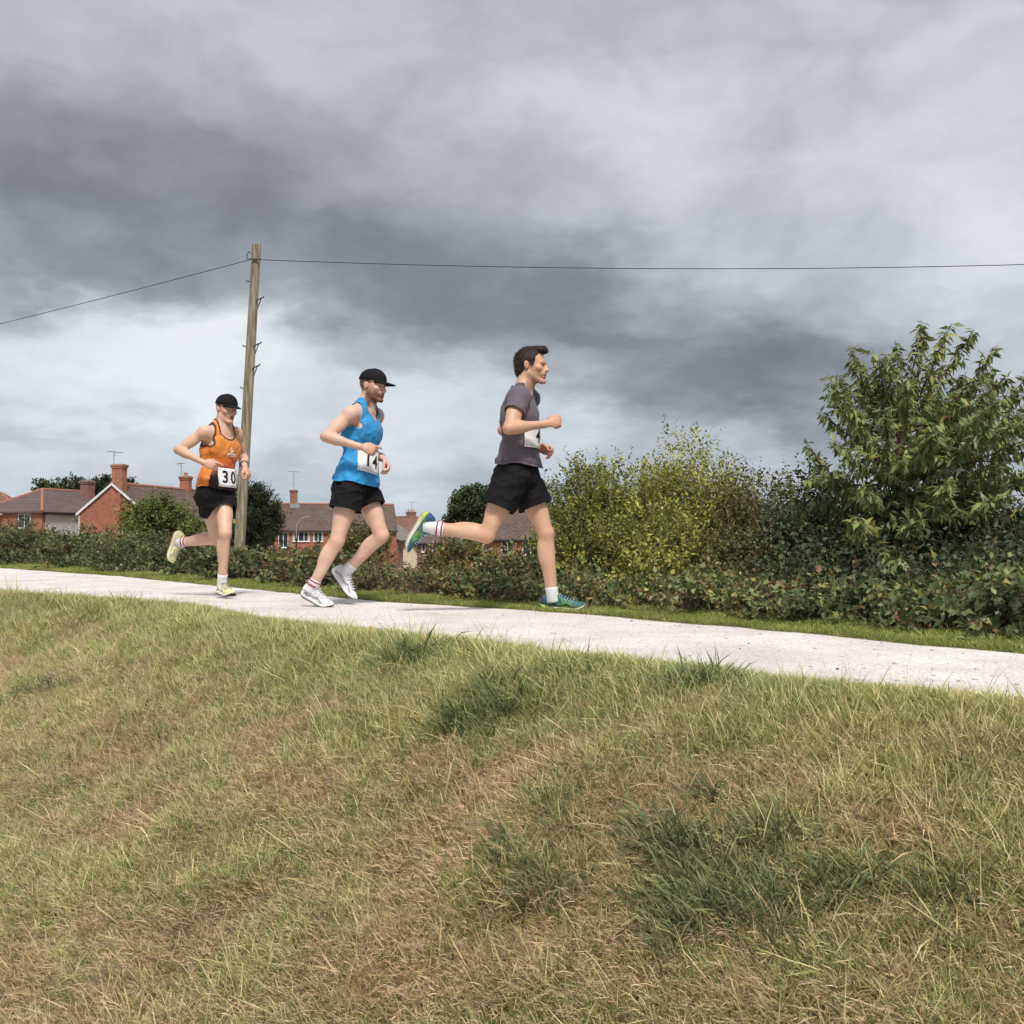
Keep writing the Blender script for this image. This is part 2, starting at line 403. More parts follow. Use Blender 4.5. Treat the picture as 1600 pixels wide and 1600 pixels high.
GREEN = [(.23, .27, .10), (.29, .325, .13), (.18, .23, .085), (.36, .38, .18)]
STRAW = [(.68, .58, .38), (.74, .65, .45), (.58, .47, .31), (.56, .51, .29)]
MIXED = GREEN[:2]+STRAW[:3]+[(.42, .41, .20)]
BROWN = [(.55, .44, .33), (.44, .33, .25), (.62, .52, .41), (.70, .61, .49)]
DARK = [(.15, .18, .11), (.18, .215, .135), (.24, .27, .185), (.11, .14, .08), (.34, .34, .19)]
YEL = [(.24, .25, .06), (.30, .30, .09), (.17, .20, .045)]
def scatter(name, protos, P, rotz, scale, idx, tint, kind='stuff', tilt=None):
    pc = bpy.data.collections.new(name+'_kinds')
    for k, (V, Fc, C) in enumerate(protos):
        o = mesh_obj(name+'_kind_%02d' % k, V, Fc, [GRASS_M], colors=C, link=False); pc.objects.link(o)
    me = bpy.data.meshes.new(name); me.vertices.add(len(P)); me.vertices.foreach_set('co', np.asarray(P, np.float32).ravel())
    rot = np.zeros((len(P), 3), np.float32); rot[:, 2] = rotz
    if tilt is not None: rot[:, :2] = tilt
    for nm, ty, arr, key in (('rot', 'FLOAT_VECTOR', rot, 'vector'), ('scl', 'FLOAT', scale, 'value'), ('idx', 'INT', idx, 'value')):
        a = me.attributes.new(nm, ty, 'POINT'); a.data.foreach_set(key, np.asarray(arr).ravel().astype(np.int32 if ty == 'INT' else np.float32))
    a = me.attributes.new('tint', 'FLOAT_COLOR', 'POINT'); a.data.foreach_set('color', np.c_[tint, np.ones(len(P))].astype(np.float32).ravel())
    me.update(); o = bpy.data.objects.new(name, me); COL.objects.link(o)
    ng = bpy.data.node_groups.new(name+'_nodes', 'GeometryNodeTree')
    ng.interface.new_socket('Geometry', in_out='INPUT', socket_type='NodeSocketGeometry'); ng.interface.new_socket('Geometry', in_out='OUTPUT', socket_type='NodeSocketGeometry')
    gi = ng.nodes.new('NodeGroupInput'); go = ng.nodes.new('NodeGroupOutput'); L = ng.links.new
    ci = ng.nodes.new('GeometryNodeCollectionInfo'); ci.inputs['Collection'].default_value = pc; ci.inputs['Separate Children'].default_value = True; ci.inputs['Reset Children'].default_value = True
    ip = ng.nodes.new('GeometryNodeInstanceOnPoints'); ip.inputs['Pick Instance'].default_value = True
    def attr(nm, ty):
        x = ng.nodes.new('GeometryNodeInputNamedAttribute'); x.data_type = ty; x.inputs['Name'].default_value = nm; return x.outputs['Attribute']
    L(gi.outputs[0], ip.inputs['Points']); L(ci.outputs[0], ip.inputs['Instance'])
    L(attr('idx', 'INT'), ip.inputs['Instance Index']); L(attr('rot', 'FLOAT_VECTOR'), ip.inputs['Rotation']); L(attr('scl', 'FLOAT'), ip.inputs['Scale'])
    L(ip.outputs[0], go.inputs[0])
    md = o.modifiers.new('instances', 'NODES'); md.node_group = ng
    o['kind'] = kind; return o

def build_grass():
    r = np.random.default_rng(11); K = []
    kinds = {}
    def kind(nm, *lst):
        kinds[nm] = list(range(len(K), len(K)+len(lst))); K.extend(lst)
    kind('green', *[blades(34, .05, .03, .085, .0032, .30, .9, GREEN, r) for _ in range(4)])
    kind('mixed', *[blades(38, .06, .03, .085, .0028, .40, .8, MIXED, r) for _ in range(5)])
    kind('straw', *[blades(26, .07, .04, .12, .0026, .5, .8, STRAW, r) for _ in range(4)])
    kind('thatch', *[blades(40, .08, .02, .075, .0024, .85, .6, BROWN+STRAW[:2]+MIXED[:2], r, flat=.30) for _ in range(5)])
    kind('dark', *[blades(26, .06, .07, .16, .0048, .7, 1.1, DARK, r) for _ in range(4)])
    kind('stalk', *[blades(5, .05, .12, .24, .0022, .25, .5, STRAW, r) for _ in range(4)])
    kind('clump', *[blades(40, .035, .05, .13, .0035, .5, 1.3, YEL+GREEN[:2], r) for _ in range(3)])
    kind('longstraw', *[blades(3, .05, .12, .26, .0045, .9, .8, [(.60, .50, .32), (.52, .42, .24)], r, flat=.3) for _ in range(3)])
    # points: rejection sample a region around the view wedge on the near bank
    n = 640000; Y = .9+(14-.9)*r.random(n)**1.5; hw_ = .60*Y+1.0; X = (r.random(n)*2-1)*hw_+.25
    P = np.stack([X, Y], 1); dn = -seg_dist(P, NEAR_EDGE)
    keep = (dn > -.03+.08*(fbm(np.c_[P, 0*X], 2.5, 77, 2)-.5)); P = P[keep]; dn = dn[keep]
    # thin out with distance
    dist = np.hypot(P[:, 0], P[:, 1]); area_w = 1/(P[:, 1]**.33*(1.26*(P[:, 1]+.35)))    # sampling density -> wanted density
    want = np.clip(1.0/(1+(dist/5.5)**1.6), .12, 1)
    samp = (P[:, 1]-.9+.05)**(-1/3)/(.60*P[:, 1]+1.0); w = want/samp; w /= np.quantile(w, .93); keep = r.random(len(P)) < w
    P = P[keep]; dn = dn[keep]; P3 = np.c_[P, 0*dn]; z = ground_z(P)
    # what grows where
    g1 = fbm(P3, 1.1, 21, 3); g2 = fbm(P3, 4.5, 31, 3); g3 = fbm(P3, 2.4, 41, 3)
    g4 = fbm(P3, 11, 61, 2); fresh = -.05+ss(dn, 1.0, .1)*.70+(g1-.5)*.55+(g2-.5)*1.4+(g4-.5)*1.9
    def blob(px, py, sx, sy, rot=0):
        c = hit_ground(px, py)[:2]; d = P-c; rr = math.radians(rot)
        u = d[:, 0]*math.cos(rr)+d[:, 1]*math.sin(rr); v = -d[:, 0]*math.sin(rr)+d[:, 1]*math.cos(rr)
        return np.exp(-(u/sx)**2-(v/sy)**2)
    dark = np.maximum.reduce([blob(760, 1135, .15, .11), blob(820, 1095, .17, .08), blob(790, 1120, .12, .1), blob(670, 1255, .11, .06)*.8, blob(960, 1290, .16, .16), blob(1090, 1290, .14, .12),
                              blob(1010, 1400, .20, .11), blob(1090, 1420, .13, .08), blob(880, 1390, .17, .10), blob(850, 1330, .10, .07), blob(930, 1260, .10, .07), blob(1100, 1340, .15, .07), blob(840, 1450, .10, .05), blob(1190, 1330, .08, .07)*.8, blob(1100, 1460, .13, .06), blob(1400, 1500, .1, .04)*.5,
                              blob(1490, 1400, .06, .04)*.7, blob(1290, 1480, .08, .04)*.7, blob(1180, 1450, .12, .06)*.8, blob(640, 1040, .14, .08)*.7, blob(1100, 1080, .1, .08)*.7, blob(250, 1170, .1, .1)*.55, blob(1300, 1400, .12, .06)*.7, blob(60, 1090, .2, .2)*.5])
    bare = np.maximum.reduce([blob(640, 1370, .12, .14), blob(830, 1200, .2, .07), blob(700, 1330, .2, .08)*.7, blob(300, 1450, .3, .1)*.8, blob(130, 1560, .3, .12)*.8, blob(420, 1240, .2, .08)*.7,
                              blob(1180, 1220, .25, .12)*.6, blob(1430, 1170, .3, .1)*.7, blob(1000, 1230, .2, .05)*.5, blob(600, 1500, .25, .1)*.8, blob(850, 1540, .3, .1)*.6])
    fresh = fresh-.9*bare+.35*np.maximum.reduce([blob(560, 1030, .9, .3), blob(1250, 1070, .6, .15), blob(250, 990, .8, .4), blob(450, 1350, .15, .1), blob(340, 1500, .1, .1), blob(1000, 1060, .4, .15)])
    q = r.random(len(P)); idx = np.zeros(len(P), int)
    def pick(mask, nm):
        m = np.where(mask)[0]; idx[m] = r.choice(kinds[nm], len(m))
    pg = np.clip(.15+fresh*1.0, .04, .80); pm = np.clip(.46+.3*fresh, .25, .55)
    pick(q >= 0, 'thatch'); pick(q < pg+pm, 'mixed'); pick(q < pg, 'green')
    q2 = r.random(len(P)); pick((q2 < .20) & (bare < .6), 'straw'); pick((q2 > .965) & (dn > .03), 'stalk'); pick((q2 > .945) & (q2 < .965) & (g3 > .5), 'clump')
    pick((q2 > .925) & (q2 < .945), 'longstraw')
    md = r.random(len(P)) < dark*.46*ss(g2+1.1*(g4-.5), .40, .62); pick(md, 'dark')
    # tints: drifting mixtures of fresh green, olive and bleached brown
    mixf = np.clip(.5+(g3-.5)*1.8+(g2-.5)*1.4+(g4-.5)*1.6, 0, 1)[:, None]; f = np.clip(.45+fresh, 0, 1)[:, None]
    tint = (1-f)*((1-mixf)*np.array([.96, .84, .76])+mixf*np.array([1.04, 1.02, .84]))+f*((1-mixf)*np.array([.82, .98, .72])+mixf*np.array([1.02, 1.06, .80]))
    tint = tint*(.88+.36*r.random((len(P), 1)))*np.array([1.02, 1.02, 1.06])
    sc = .44+.42*r.random(len(P))**1.3; sc = np.where((dark > .3) & md, sc*1.25, sc); crest = np.exp(-((dn-.25)/.35)**2); sc *= 1+.32*crest*ss(g3, .35, .6)*(fbm(P3, .9, 55, 2)*1.8)
    sc *= 1-.25*bare; sc = np.where(dn < .06, sc*.75, sc)
    far = np.hypot(P[:, 0], P[:, 1]); sc *= 1+.05*np.clip(far-6, 0, 5)
    # blade scale is trimmed where the bank is mown short lower down
    sc *= 1-.12*ss(dn, .5, 1.6)
    til = r.normal(0, .12, (len(P), 2))
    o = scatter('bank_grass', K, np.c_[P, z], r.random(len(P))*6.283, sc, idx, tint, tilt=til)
    tag(o, 'rough dry grass with green tufts covering the bank below the pale path', 'grass')
    # dense mat of fallen straw lying on the soil
    n2 = 120000; Y = .9+(9-.9)*r.random(n2)**1.6; X = (r.random(n2)*2-1)*(.58*Y+.9)+.25; Q = np.stack([X, Y], 1); d2 = -seg_dist(Q, NEAR_EDGE)
    Q = Q[d2 > .05]; z2 = ground_z(Q); TH = kinds['thatch']
    tt = np.array([.98, .86, .78])*(.7+.6*r.random((len(Q), 1)))*(1+.25*(fbm(np.c_[Q, 0*z2], 5, 8, 2)[:, None]-.5)*2)
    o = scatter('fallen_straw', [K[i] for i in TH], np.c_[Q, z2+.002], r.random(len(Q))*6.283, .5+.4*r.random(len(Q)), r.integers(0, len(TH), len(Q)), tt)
    tag(o, 'dead straw and thatch lying flat between the tufts of the bank', 'straw')
    # far verge: a strip of short green grass between the path and the brambles
    d = np.r_[0, np.cumsum(np.linalg.norm(np.diff(FAR_EDGE, axis=0), axis=1))]
    n3 = 60000; t0 = np.interp(1.2, FAR_EDGE[::-1, 1][::1], d[::-1]); t = d[1]+(t0-d[1])*r.random(n3)**.55
    q = np.stack([np.interp(t, d, FAR_EDGE[:, 0]), np.interp(t, d, FAR_EDGE[:, 1])], 1)
    off = -.03+.54*r.random(n3)**1.1; q = q+np.array([.78, .62])*(off*(1+.15*(fbm(np.c_[q, 0*t], 1.5, 4, 2)-.5)))[:, None]
    keepv = seg_dist(q, FAR_EDGE) > -.03+.07*(fbm(np.c_[q, 0*t], 3.5, 4, 2)-.4); q = q[keepv]; dv = seg_dist(q, FAR_EDGE)
    zz = ground_z(q); sc = (.34+.30*r.random(len(q)))*(1+.8*ss(dv, .25, .8)); sc *= 1+.04*np.clip(q[:, 1]-8, 0, 12)
    rr = r.random(len(q)); ix = r.choice(kinds['green'], len(q)); m = rr < .22; ix[m] = r.choice(kinds['mixed'], m.sum()); m = (rr > .92) & (dv > .3); ix[m] = r.choice(kinds['straw'], m.sum())
    m = rr > .975; ix[m] = r.choice(kinds['clump'], m.sum())
    tt = np.array([.95, 1.0, .68])*(.85+.35*r.random((len(q), 1)))*(1+.5*(fbm(np.c_[q, 0*zz], 2, 18, 2)[:, None]-.5))
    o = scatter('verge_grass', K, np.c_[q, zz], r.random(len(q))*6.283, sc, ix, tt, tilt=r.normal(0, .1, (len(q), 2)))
    tag(o, 'narrow strip of short green grass between the pale path and the brambles', 'grass')
build_grass()

def build_grit():
    """loose stones, leaf scraps on the path"""
    r = np.random.default_rng(5); n = 2600; Y = 2.8+11*r.random(n)**1.7; X = (r.random(n)*1.1-.55)*Y; P = np.stack([X, Y], 1)
    m = (seg_dist(P, NEAR_EDGE) > .02) & (seg_dist(P, FAR_EDGE) < -.02); P = P[m]; z = ground_z(P)
    V = []; Fc = []; C = []
    oct_v = np.array([(1, 0, 0), (0, 1, 0), (-1, 0, 0), (0, -1, 0), (0, 0, 1), (0, 0, -.6)]); oct_f = np.array([(0, 1, 4), (1, 2, 4), (2, 3, 4), (3, 0, 4), (1, 0, 5), (2, 1, 5), (3, 2, 5), (0, 3, 5)])
    for i, (p, zz) in enumerate(zip(P, z)):
        s = .004+.007*r.random()**3; a = r.random()*6.28; R = np.array([[math.cos(a), -math.sin(a), 0], [math.sin(a), math.cos(a), 0], [0, 0, 1]])
        v = (oct_v*(s*np.array([1.2, .8, .55]))*(.8+.4*r.random((6, 1))))@R.T+np.array([p[0], p[1], zz+.004+s*.2]); V.append(v); Fc.append(oct_f+6*i)
        c = (.62, .59, .56) if r.random() > .04 else (.10, .075, .05); C += [tuple(x*(.8+.3*r.random()) for x in c)]*6
    t = NT('stone_chips'); a = t.n('ShaderNodeAttribute', attribute_name='Col'); t.color(a.outputs['Color']); t.set(Roughness=.9)
    o = mesh_obj('gravel', np.concatenate(V), np.concatenate(Fc), [t.mat], colors=np.array(C)); tag(o, 'loose limestone chips and dark scraps strewn on the pale path', 'gravel', kind='stuff')
build_grit()
# ------------------------------------------------------------------ shrubs and trees
LEAF_M = leafy_material('leaf_green', .5, .3, False, .35)
BARK_M = simple('bark_brown', (.13, .09, .065), .9, .35, 14, .5)
TWIG_M = simple('twig_grey_brown', (.17, .12, .09), .9, .3, 10)
CHERRY_BARK = simple('bark_red_brown', (.17, .085, .055), .8, .3, 12, .4)

def leaf_mesh_arrays(P, D, Nn, L, W, C, droop=.15, fold=.25, two=False):
    """P base, D direction, Nn normal, each (n,3): 4-triangle folded leaves"""
    D = unit(D); S = unit(np.cross(D, Nn)); U = np.cross(S, D); L = np.asarray(L)[:, None]; W = np.asarray(W)[:, None]
    mid = P+D*L*.5-U*L*droop*.25; tip = P+D*L-U*L*droop
    a = P+D*L*.42+S*W*.5+U*W*fold*.5-U*L*droop*.2; b = P+D*L*.42-S*W*.5+U*W*fold*.5-U*L*droop*.2
    n = len(P)
    if two:
        V = np.stack([P, a, tip, b], 1); T = np.array([[0, 1, 2], [0, 2, 3]]); return V.reshape(-1, 3), ((np.arange(n)*4)[:, None, None]+T[None]).reshape(-1, 3), np.repeat(C, 4, axis=0)
    V = np.stack([P, a, mid, b, tip], 1)
    T = np.array([[0, 1, 2], [0, 2, 3], [1, 4, 2], [2, 4, 3]]); Fc = ((np.arange(n)*5)[:, None, None]+T[None]).reshape(-1, 3)
    return V.reshape(-1, 3), Fc, np.repeat(C, 5, axis=0)

def twig_leaves(S0, D0, Ln, m, r, leafL, leafW, pal, pw, hang=0.0, spread=.9, bright=None, updir=.15):
    """leaves set alternately along straight twigs; returns leaf arrays and twig end points"""
    n = len(S0); D0 = unit(D0); side = unit(np.cross(D0, r.normal(0, 1, (n, 3)))); t = (np.arange(m)+.8)/m
    P = []; DD = []; NN = []; TI = []
    sag = -hang*.35*Ln
    for j in range(m):
        sg = 1 if j % 2 else -1; ang = r.normal(0, .5, (n, 1)); b2 = np.cross(D0, side); sd = side*np.cos(ang)*sg+b2*np.sin(ang)
        p = S0+D0*(Ln*t[j])[:, None]; p[:, 2] += sag*t[j]**2
        f = (.35+.5*t[j]**3)
        d = D0*f+sd*spread+np.array([0, 0, updir-hang*1.5])+r.normal(0, .28, (n, 3))
        P.append(p); DD.append(d); NN.append(np.array([0, 0, 1.])+r.normal(0, .55, (n, 3))); TI.append(np.arange(n))
    P = np.concatenate(P); DD = np.concatenate(DD); NN = np.concatenate(NN); TI = np.concatenate(TI)
    k = len(P); pal = np.array(pal); pw = np.array(pw, float)/sum(pw)
    tw_c = r.choice(len(pal), n, p=pw); ci = np.where(r.random(k) < .65, tw_c[TI], r.choice(len(pal), k, p=pw))
    C = pal[ci]*(.7+.6*r.random((k, 1)))
    if bright is not None: C = C*bright[TI][:, None]
    L = leafL*(.6+.7*r.random(k)); W = leafW*(.7+.5*r.random(k))*L/leafL
    return P, DD, NN, L, W, C

def blob_twigs(blobs, n, r, seed, rmin=.72, up=.35, gap=.42):
    """twig starts and directions spread through a union of ellipsoids (centre, radii)"""
    B = [(np.array(c, float), np.array(q, float)) for c, q in blobs]; w = np.array([(q[0]*q[2]+q[1]*q[2]+q[0]*q[1]) for c, q in B]); w /= w.sum()
    bi = r.choice(len(B), int(n*1.9), p=w); Cc = np.array([B[i][0] for i in bi]); Q = np.array([B[i][1] for i in bi])
    d = unit(r.normal(0, 1, (len(bi), 3))); rad = (rmin+(1-rmin)*r.random(len(bi))**.6); inner = r.random(len(bi)) < .28; rad = np.where(inner, rad*.62, rad)
    # shoots gather into sprays: each group shares a centre on the surface
    gsz = 9; gi = (np.arange(len(bi))//gsz)*gsz; sz = Q.mean(1)*.13; jit = r.normal(0, 1, (len(bi), 3))*sz[:, None]*np.array([1, 1, .55])
    Cc, Q, d, rad = Cc[gi], Q[gi], d[gi], np.where(inner, rad, rad[gi]); P = Cc+d*Q*rad[:, None]+jit
    keep = fbm(P, 4.0/np.mean(w*0+1), seed, 2)+.12*r.random(len(P)) > gap
    P = P[keep][:n]; d = d[keep][:n]
    out = unit(d*np.array([1, 1, .8])+np.array([0, 0, up])+r.normal(0, .35, (len(P), 3)))
    return P, out
def stems(name, base, targets, parent, mat, r0=.02, r1=.004, n=5, bend=.15, r=None):
    mb = MB()
    for b, t in zip(base, targets):
        b = np.array(b, float); t = np.array(t, float); L = np.linalg.norm(t-b); o = r.normal(0, bend*L, 3)*np.array([1, 1, .3]); pts = []
        for k in range(n+1):
            s = k/n; pts.append(b*(1-s)+t*s+o*math.sin(s*math.pi)*(1-s*.3)+np.array([0, 0, .12*L*math.sin(s*math.pi)]))
        mb.tube(pts, [r0*(1-k/n)+r1*k/n for k in range(n+1)], 5)
    return mb.build(name, [mat], parent, smooth=True)
def plant(name, label, cat, blobs, ntw, m, leafL, leafW, pal, pw, seed, group=None, twl=(.12, .3), hang=0, up=.35, gap=.42, nstem=14, base=None, part='foliage', trunk=None, rmin=.72, spread=.9, stem_r=.012, stem_mat=None, layered=True, extra=None, shine=None):
    r = np.random.default_rng(seed); c0 = np.array(blobs[0][0], float)
    bx, by = (c0[0], c0[1]) if base is None else base[:2]; gz = ground_z([[bx, by]])[0]
    root = empty(name, (bx, by, gz)); tag(root, label, cat, group)
    P, D = blob_twigs(blobs, ntw, r, seed, rmin, up, gap); Ln = r.uniform(twl[0], twl[1], len(P))*(1+.35*(r.random(len(P)) > .96))
    br = (.62+.76*fbm(P, 3.2, seed+9, 2))*(.85+.3*np.repeat(r.random(len(P)//8+1), 8)[:len(P)])
    A = [twig_leaves(P, D, Ln, m, r, leafL, leafW, pal, pw, hang, spread, br)]
    # denser heart of the plant: short shoots with larger leaves, so little sky comes through
    ni = int(len(P)*.22*(1 if trunk is None else .8)); B_ = [(np.array(c, float), np.array(q_, float)) for c, q_ in blobs]; wi = np.array([q_[0]*q_[2] for c, q_ in B_]); bi = r.choice(len(B_), ni, p=wi/wi.sum())
    di = unit(r.normal(0, 1, (ni, 3))); Pi = np.array([B_[i][0] for i in bi])+di*np.array([B_[i][1] for i in bi])*(.72*r.random((ni, 1))**.5)
    A.append(twig_leaves(Pi, di+np.array([0, 0, .3]), np.full(ni, twl[0]*1.2), 6, r, leafL*1.3, leafW*1.4, pal, pw, hang, 1.0, np.full(ni, .9)))
    A = [np.concatenate([a[i] for a in A]) for i in range(6)]
    ok = A[0][:, 2] > ground_z(A[0][:, :2])+.01; A = [a[ok] for a in A]
    V, Fc, C = leaf_mesh_arrays(*A, two=True, fold=.35)
    off = np.array([bx, by, gz])
    f = mesh_obj('foliage' if trunk is None else 'crown', V-off, Fc, [LEAF_M], root, colors=C); f['kind'] = 'stuff'
    # twigs: thin three-sided sticks for a share of the shoots
    k = min(len(P), 1700); sel = r.choice(len(P), k, replace=False); E = P[sel]+D[sel]*Ln[sel][:, None]; S = P[sel]-D[sel]*.12
    a = unit(np.cross(D[sel], r.normal(0, 1, (k, 3))))*.0032; b = np.cross(D[sel], a)
    V = np.stack([S+a, S-.5*a+.87*b, S-.5*a-.87*b, E], 1).reshape(-1, 3); T = np.array([[0, 1, 3], [1, 2, 3], [2, 0, 3]])
    tw = mesh_obj('twigs', V-off, ((np.arange(k)*4)[:, None, None]+T).reshape(-1, 3), [stem_mat or TWIG_M], root); tw['kind'] = 'stuff'
    if nstem:
        js = r.choice(len(P), nstem); gb = np.array([[bx, by, gz-.05]])+r.normal(0, .12, (nstem, 3))*np.array([1.6, .8, 0])
        if trunk is None:
            gb = np.array([[P[j][0]*.55+bx*.45, P[j][1]*.55+by*.45, 0] for j in js]); gb[:, 2] = ground_z(gb[:, :2])-.03
        st = stems('stems' if trunk is None else 'branches', gb-off if trunk is None else np.array([np.array(trunk[0])*.3+np.array(trunk[1])*.7]*nstem)-off, P[js]-off, root, stem_mat or TWIG_M, stem_r, stem_r*.3, r=r); st['kind'] = 'stuff'
    if trunk is not None:
        mb = MB(); a, b, r0, r1 = trunk; a = np.array(a, float)-off; b = np.array(b, float)-off
        mb.tube([a*(1-t)+b*t+np.array([math.sin(t*4)*.03, 0, 0]) for t in np.linspace(0, 1, 7)], [r0*(1-t)+r1*t for t in np.linspace(0, 1, 7)], 9)
        mb.build('trunk', [BARK_M], root, smooth=True)
    return root

# along-the-path placement: the point of the verge line, pushed back by off, seen at column px
def verge_point(px, off):
    d = np.linspace(0, 1, 4000); k = np.linspace(0, len(FAR_EDGE)-1, 4000)
    X = np.interp(k, np.arange(len(FAR_EDGE)), FAR_EDGE[:, 0])+.78*off; Yy = np.interp(k, np.arange(len(FAR_EDGE)), FAR_EDGE[:, 1])+.62*off
    ok = Yy > .5; p = 800+F*X[ok]/Yy[ok]; i = np.argmin(np.abs(p-px)); return X[ok][i], Yy[ok][i]
def blob_px(px, pytop, off, halfw_px, depth, zbase=-.25, jitter=0):
    """ellipsoid whose top reads at row pytop, standing off metres behind the path edge"""
    x, y = verge_point(px, off); zt = at(px, pytop, y)[2]; zc = zbase+(zt-zbase)*.45
    return ((x, y, zc), (halfw_px*y/F, depth, (zt-zc)))
BR_G = [(.10, .14, .055), (.145, .18, .07), (.20, .22, .09), (.23, .13, .07), (.32, .28, .09), (.07, .09, .042), (.26, .27, .14)]
def brambles():
    spec = [(-50, 812, 90, 'green'), (45, 806, 75, 'green'), (130, 822, 70, 'green'), (215, 822, 70, 'green'), (300, 838, 60, 'green'), (372, 848, 55, 'mid'), (440, 850, 55, 'mid'),
            (515, 852, 55, 'mid'), (590, 862, 55, 'red'), (668, 866, 55, 'red'), (745, 862, 55, 'red'), (818, 856, 55, 'mid'),
            (900, 872, 60, 'mid'), (990, 885, 65, 'mid'), (1090, 890, 70, 'mid'), (1200, 908, 80, 'mid'), (1320, 918, 85, 'dark'), (1440, 922, 90, 'mid'), (1570, 900, 100, 'dark'), (1730, 890, 120, 'dark')]
    spec = [(a, b+(12 if 8 <= i <= 10 else 0)+(22 if 880 < a < 1150 else 0), c, d) for i, (a, b, c, d) in enumerate(spec)]
    W = {'green': [4, 5, 3, .8, .5, 3, 1.2], 'mid': [3, 3, 2.4, 1.7, 1.6, 3, .7], 'red': [2, 2, 2, 3.2, 2.4, 3, .5], 'dark': [4, 4, 2.4, .8, .5, 4, .6]}
    where = ['beyond the frame edge at the farthest end of the hedge', 'in front of the hipped-roof house', 'between the hipped-roof house and the brick gable', 'below the tall brick gable with chimney',
             'behind the raised shoe of the runner in orange', 'at the foot of the leaning wooden pole', 'just past the leaning wooden pole', 'behind the shins of the runner in blue',
             'just past the runner in blue', 'below the raised trailing shoe of the runner in grey', 'below the bent knee of the runner in grey', 'behind the landing leg of the runner in grey',
             'at the foot of the first yellow-green shrub', 'below the tall yellow elder shrub', 'below the gap between yellow and dark shrubs', 'under the dark shrub beside the cherry tree', 'at the foot of the cherry tree trunk',
             'under the drooping branches of the cherry tree', 'nearest the path at the end of the hedge', 'outside the frame past the cherry tree']
    words = {'green': 'green bramble mound', 'mid': 'bramble mound with green and rusty leaves', 'red': 'reddish-brown bramble mound', 'dark': 'dark green bramble mound'}
    for i, (px, py, hw, kd) in enumerate(spec):
        r = np.random.default_rng(100+i); x, y = verge_point(px, 1.35); bl = []
        py += 16 if i >= 4 and px < 860 else 10; bl.append(blob_px(px, py+4, 1.25, hw*1.0, .62))
        for k in range(5):
            o = r.uniform(-1, 1); bl.append(blob_px(px+o*hw, py+r.uniform(2, 22), 1.0+r.uniform(-.28, .5), hw*r.uniform(.35, .6), .45))
        x0, y0 = verge_point(px, .60); bl.append(((x0, y0, .0), (hw*.9*y0/F, .3, .2)))
        far = y; n = int(np.clip(5200*(hw*y/F)*(8/max(y, 5))**.6, 1700, 4800))
        if px > 850: n = int(n*1.25)
        plant('bramble_bush', words[kd]+' '+where[i], 'bramble', bl, n, 6, .043*r.uniform(.65, 1.05) if y < 12 else .060*r.uniform(.75, 1.1), .032*r.uniform(.65, 1.05) if y < 12 else .044*r.uniform(.75, 1.1), BR_G if px < 860 else [tuple(v*1.25 for v in c_) for c_ in BR_G], W[kd], 200+i, 'bramble bushes lining the far side of the path',
              twl=(.08, .20), up=.12, gap=.34, nstem=16, rmin=.55, base=verge_point(px, 1.5), stem_r=.006)
brambles()

